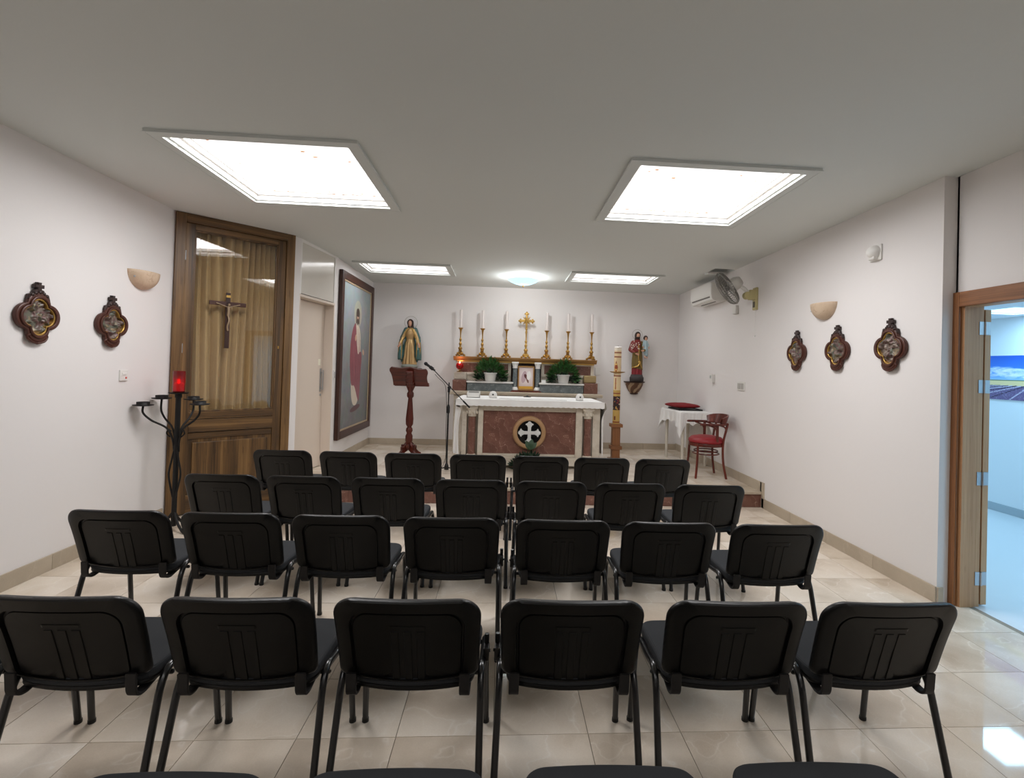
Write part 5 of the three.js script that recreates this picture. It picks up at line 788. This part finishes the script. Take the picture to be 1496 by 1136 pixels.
{ // split air conditioner
  const o = thing('air_conditioner', 'white split air conditioner high on the right wall', 'air conditioner', [XR, 2.53, -7.25], -PI / 2);
  const s = new THREE.Shape(); s.moveTo(0, 0); s.lineTo(0.15, 0); s.quadraticCurveTo(0.2, 0.01, 0.205, 0.06); s.lineTo(0.21, 0.22); s.quadraticCurveTo(0.21, 0.255, 0.17, 0.26); s.lineTo(0, 0.26); s.lineTo(0, 0);
  const g = ext(s, 0.78, 0.004, 1); g.rotateY(-PI / 2); g.translate(0.39, 0, 0); part(o, 'casing', g, M.whitePlastic);
  part(o, 'front_cover', tr(box(0.77, 0.17, 0.008, 0, 0, 0, 0.003), 0, 0.165, 0.21, 0.03), M.white); part(o, 'louvre', tr(box(0.66, 0.006, 0.06, 0, 0, 0, 0.002), 0, 0.03, 0.185, 0.9), M.whitePlastic); part(o, 'air_slot', tr(box(0.66, 0.02, 0.006, 0, 0, 0), 0, 0.055, 0.203, 0.1), std({ color: 0x6a6660, roughness: 0.6 })); part(o, 'lower_slot', tr(box(0.5, 0.008, 0.012), 0.05, -0.003, 0.11), std({ color: 0x6a6660, roughness: 0.6 })); part(o, 'end_cap', tr(box(0.004, 0.2, 0.17, 0, 0, 0, 0.001), -0.391, 0.13, 0.095), std({ color: 0xb9b6b2, roughness: 0.5 }));
}
{ // wall fan with tilted cage
  const o = thing('wall_fan', 'grey caged wall fan with yellowed bracket and pull cord', 'fan', [XR, 2.45, -6.0], 0); const yel = std({ color: 0xb9ad7c, roughness: 0.5 }), grey = std({ color: 0x8b8984, roughness: 0.4, metalness: 0.3 });
  part(o, 'bracket', join(span(-0.03, 0, -0.14, 0.13, -0.045, 0.045, 0.008), span(-0.10, -0.02, -0.02, 0.10, -0.035, 0.035, 0.01), tr(cyl(0.045, 0.045, 0.06, 0, 0, 0, 18), -0.12, 0.03, 0, PI / 2)), yel, 'yellowed plastic bracket'); part(o, 'switch_slot', span(-0.036, -0.03, -0.11, -0.04, -0.02, 0.02), std({ color: 0x4a4438, roughness: 0.6 }));
  part(o, 'pull_cord', join(cyl(0.002, 0.002, 0.31, -0.02, -0.295, 0.02, 6), ball(0.008, -0.02, -0.455, 0.02, 1, 1.4, 1, 8)), M.white);
  const C = V(-0.36, 0.11, -0.02), n = V(-0.80, -0.55, -0.24).normalize(), q = new THREE.Quaternion().setFromUnitVectors(V(0, 0, 1), n), Mx = (g) => g.applyQuaternion(q).translate(C.x, C.y, C.z);
  part(o, 'neck', tubeR([[-0.10, 0.06, 0], [-0.16, 0.12, 0], [-0.26, 0.16, -0.01]], 0.022, 0.04, 14, 12), M.whitePlastic); part(o, 'motor_housing', Mx(tr(lathe([[0, -0.19], [0.05, -0.185], [0.078, -0.13], [0.085, -0.05], [0.06, -0.03], [0, -0.03]], 24), 0, 0, 0, PI / 2)), std({ color: 0xc9c5be, roughness: 0.4 }));
  const R = 0.215, wires = [], wr = 0.0028; for (let k = 0; k < 40; k++) { const a = k / 40 * 2 * PI, P = (r, z) => [r * Math.cos(a), r * Math.sin(a), z]; wires.push(new THREE.TubeGeometry(new THREE.CatmullRomCurve3([V(...P(0.045, 0.075)), V(...P(0.12, 0.07)), V(...P(0.19, 0.045)), V(...P(R, 0)), V(...P(0.19, -0.04)), V(...P(0.11, -0.055)), V(...P(0.05, -0.055))]), 14, wr, 5)); }
  part(o, 'cage', Mx(join(wires, new THREE.TorusGeometry(R, 0.008, 8, 56), new THREE.TorusGeometry(0.13, 0.004, 6, 40).translate(0, 0, 0.068), tr(cyl(0.05, 0.05, 0.01, 0, 0, 0, 24), 0, 0, 0.076, PI / 2))), grey, 'grey wire cage');
  const bl = []; for (let k = 0; k < 3; k++) { const s = new THREE.Shape(); s.moveTo(0.02, -0.02); s.quadraticCurveTo(0.1, -0.09, 0.18, -0.06); s.quadraticCurveTo(0.195, 0.0, 0.17, 0.05); s.quadraticCurveTo(0.09, 0.06, 0.02, 0.02); bl.push(tr(tr(ext(s, 0.004), 0, 0, 0, 0.35, 0, 0), 0, 0, 0, 0, 0, k * 2 * PI / 3)); } part(o, 'blades', Mx(join(bl, tr(cyl(0.03, 0.03, 0.04, 0, 0, 0, 16), 0, 0, 0, PI / 2))), std({ color: 0x6f6d68, roughness: 0.4 }));
}
{ // ceiling hatch with its lid pushed aside
  const [x0, x1, z0, z1] = HATCH, y = cy(-6.47), o = thing('ceiling_hatch', 'white hatch lid hanging askew at the dark ceiling opening', 'hatch', [x1 - 0.02, y + 0.004, z1 + 0.02]);
  const lid = part(o, 'lid', box(0.26, 0.02, 0.09, -0.13, -0.02, -0.04, 0.004), M.ceil); part(o, 'edge_strip', box(0.26, 0.03, 0.012, -0.13, -0.012, 0.012, 0.002), M.white);
}
// ---------------------------------------------------------------- credence table and armchair
{
  const t = thing('side_table', 'small white wooden table with tapered legs by the right wall', 'table', [2.785, PLAT, -7.62]), w = 0.40, d = 0.78, h = 0.765, wm = std({ color: 0xd9d2c4, roughness: 0.5 });
  part(t, 'table_top', box(w + 0.04, 0.022, d + 0.04, 0, h, 0, 0.004), wm); part(t, 'apron', join(box(w - 0.04, 0.13, 0.018, 0, h - 0.08, d / 2 - 0.03), box(w - 0.04, 0.13, 0.018, 0, h - 0.08, -d / 2 + 0.03), box(0.018, 0.13, d - 0.08, w / 2 - 0.03, h - 0.08, 0), box(0.018, 0.13, d - 0.08, -w / 2 + 0.03, h - 0.08, 0)), wm);
  for (const a of [-1, 1]) for (const b of [-1, 1]) { const g = new THREE.CylinderGeometry(0.032, 0.02, h - 0.01, 4); g.rotateY(PI / 4); part(t, 'leg', g.translate(a * (w / 2 - 0.03), (h - 0.01) / 2, b * (d / 2 - 0.03)), wm); }
  // cloth: skirt around a rectangle, with long corners
  const c = thing('table_cloth', 'rumpled white cloth hanging over the small side table', 'cloth', [2.785, PLAT, -7.62]), hx = 0.235, hz = 0.43, N = 160, Rn = 16, pos = [], idx = [];
  const per = (k) => { const s = k / N * 4; const e = Math.floor(s) % 4, f = s - Math.floor(s); return [[-hx + 2 * hx * f, hz, 0, 1], [hx, hz - 2 * hz * f, 1, 0], [hx - 2 * hx * f, -hz, 0, -1], [-hx, -hz + 2 * hz * f, -1, 0]][e].concat(Math.min(f, 1 - f)); };
  const yt = h + 0.014;
  for (let r = 0; r <= 4; r++) for (let k = 0; k < N; k++) { const [px, pz] = per(k), s = r / 4; pos.push(px * s, yt, pz * s); }
  for (let r = 1; r <= Rn; r++) for (let k = 0; k < N; k++) { const [px, pz, nx, nz, f] = per(k), corner = Math.exp(-f * 16), side = nx > 0 ? 0 : 1; const drop = (0.17 + 0.20 * corner + 0.02 * Math.sin(k * 0.5)) * r / Rn, out = 0.006 + (0.012 * Math.sin(k * 0.62) + 0.035 * corner + 0.008 * Math.sin(k * 1.31)) * (r / Rn) * (nx > 0 ? 0.02 : 1); const cx = Math.sign(px) * (Math.abs(px) > hx - 0.03 ? 1 : 0), cz = Math.sign(pz) * (Math.abs(pz) > hz - 0.03 ? 1 : 0); pos.push(Math.min(0.239, px + (nx + corner * cx * 0.6) * out), yt - drop, pz + (nz + corner * cz * 0.6) * out); }
  for (let r = 0; r < Rn + 4; r++) for (let k = 0; k < N; k++) { const a = r * N + k, b = r * N + (k + 1) % N; idx.push(a, b, a + N, b, b + N, a + N); }
  const g = new THREE.BufferGeometry(); g.setAttribute('position', new THREE.Float32BufferAttribute(pos, 3)); g.setIndex(idx); g.computeVertexNormals(); part(c, 'cloth_sheet', toCreasedNormals(g, 0.9), M.cloth);
  one('black_tray', 'dark flat tray under the red cushion on the side table', 'tray', join(box(0.36, 0.008, 0.5, 0, 0.004, 0, 0.003), box(0.36, 0.02, 0.008, 0, 0.01, 0.246), box(0.36, 0.02, 0.008, 0, 0.01, -0.246), box(0.008, 0.02, 0.5, 0.176, 0.01, 0), box(0.008, 0.02, 0.5, -0.176, 0.01, 0)), M.black, [2.80, PLAT + yt + 0.001, -7.70]);
  const cu = thing('red_cushion', 'dark red velvet cushion lying on the side table', 'cushion', [2.76, PLAT + yt + 0.022, -7.72], 0.15); const cg = field((p) => { const x = Math.abs(p[0]) / 0.20, z = Math.abs(p[2]) / 0.26; const r = Math.pow(Math.pow(x, 5) + Math.pow(z, 5), 0.2); return (Math.abs(p[1] - 0.04) - 0.04 * Math.sqrt(Math.max(0, 1 - r * r)) + (r > 1 ? (r - 1) * 0.2 : 0)); }, [0, 0.04, 0], 0.29, 64); part(cu, 'cushion_body', cg, M.redVelvet); part(cu, 'piping', tubeS(Array.from({ length: 41 }, (_, i) => { const a = i / 40 * 2 * PI, c2 = Math.cos(a), s2 = Math.sin(a), r = Math.pow(Math.pow(Math.abs(c2) / 0.198, 5) + Math.pow(Math.abs(s2) / 0.258, 5), -0.2); return [c2 * r, 0.04, s2 * r]; }), 0.006, 120, 6), M.redVelvet);
}
{ // bentwood armchair facing the altar
  const t = thing('red_armchair', 'dark bentwood armchair with red seat beside the side table', 'armchair', [2.69, PLAT, -6.59], 0), W = M.mahogany;
  const leg = (pts) => tubeS(pts, 0.015, 24, 10);
  part(t, 'leg', muv(leg([[-0.195, 0, 0.175], [-0.175, 0.2, 0.16], [-0.165, 0.43, 0.15]])), W); part(t, 'leg', muv(leg([[-0.195, 0, -0.175], [-0.175, 0.2, -0.16], [-0.165, 0.43, -0.15]])), W);
  for (const s of [-1, 1]) part(t, 'leg', muv(leg([[0.20, 0, s * 0.19], [0.165, 0.2, s * 0.17], [0.16, 0.45, s * 0.165], [0.19, 0.62, s * 0.175], [0.21, 0.70, s * 0.17]])), W);
  const seat = new THREE.Shape(); seat.absellipse(0, 0, 0.225, 0.215, 0, 2 * PI); part(t, 'seat_ring', muv(flip(ext(seat, 0.04, 0.006, 2, 32), 0.44)), W); part(t, 'seat_cushion', lathe([[0, 0.535], [0.12, 0.53], [0.19, 0.515], [0.222, 0.485], [0.226, 0.46], [0.215, 0.44], [0, 0.44]], 40), M.redLeather, 'padded red seat');
  part(t, 'stretcher', join(tubeS(Array.from({ length: 33 }, (_, i) => [0.15 * Math.cos(i / 32 * 2 * PI), 0.335, 0.15 * Math.sin(i / 32 * 2 * PI)]), 0.008, 60, 8), tubeS(Array.from({ length: 33 }, (_, i) => [0.165 * Math.cos(i / 32 * 2 * PI), 0.30, 0.165 * Math.sin(i / 32 * 2 * PI)]), 0.008, 60, 8)), W);
  const armPts = []; for (let i = 0; i <= 20; i++) { const a = -PI * 0.5 + PI * i / 20; armPts.push([0.05 + 0.19 * Math.cos(a), 0.695, 0.235 * Math.sin(a)]); } const full = [[-0.16, 0.695, -0.23], [-0.07, 0.695, -0.238], ...armPts, [-0.07, 0.695, 0.238], [-0.16, 0.695, 0.23]];
  const ag = tubeS(full, 0.02, 80, 10); ag.translate(0, -0.695, 0); ag.scale(1, 0.75, 1); ag.translate(0, 0.695, 0); part(t, 'arm_rail', muv(ag), W, 'curved wooden arm rail');
  const br = []; { const n = 24, pos = [], idx = []; for (let k = 0; k <= n; k++) { const a = (-0.42 + 0.84 * k / n) * PI, e = 1 - Math.pow(Math.abs(k / n * 2 - 1), 3) * 0.35; for (const [r, y] of [[0.0, 0.695], [0.035, 0.695 + 0.12 * e], [0.015, 0.695 + 0.12 * e], [-0.02, 0.695]]) pos.push(0.05 + (0.19 + r) * Math.cos(a), y, (0.235 + r) * Math.sin(a)); } for (let k = 0; k < n; k++) for (let q = 0; q < 4; q++) { const a = k * 4 + q, b = k * 4 + (q + 1) % 4; idx.push(a, b, a + 4, b, b + 4, a + 4); } const g = new THREE.BufferGeometry(); g.setAttribute('position', new THREE.Float32BufferAttribute(pos, 3)); g.setIndex(idx); g.computeVertexNormals(); part(t, 'back_board', muv(toCreasedNormals(g, 0.6)), W, 'curved back board'); }
  for (const s of [-1, 1]) { part(t, 'arm_support', muv(join(box(0.035, 0.22, 0.02, 0.06, 0.58, s * 0.208, 0.004), tubeS([[0.055, 0.60, s * 0.21], [0.03, 0.65, s * 0.222], [-0.06, 0.685, s * 0.23]], 0.010, 16, 8), tubeS([[0.19, 0.60, s * 0.18], [0.16, 0.66, s * 0.205], [0.09, 0.685, s * 0.222]], 0.010, 16, 8))), W); }
}

renderer.render(scene, camera);
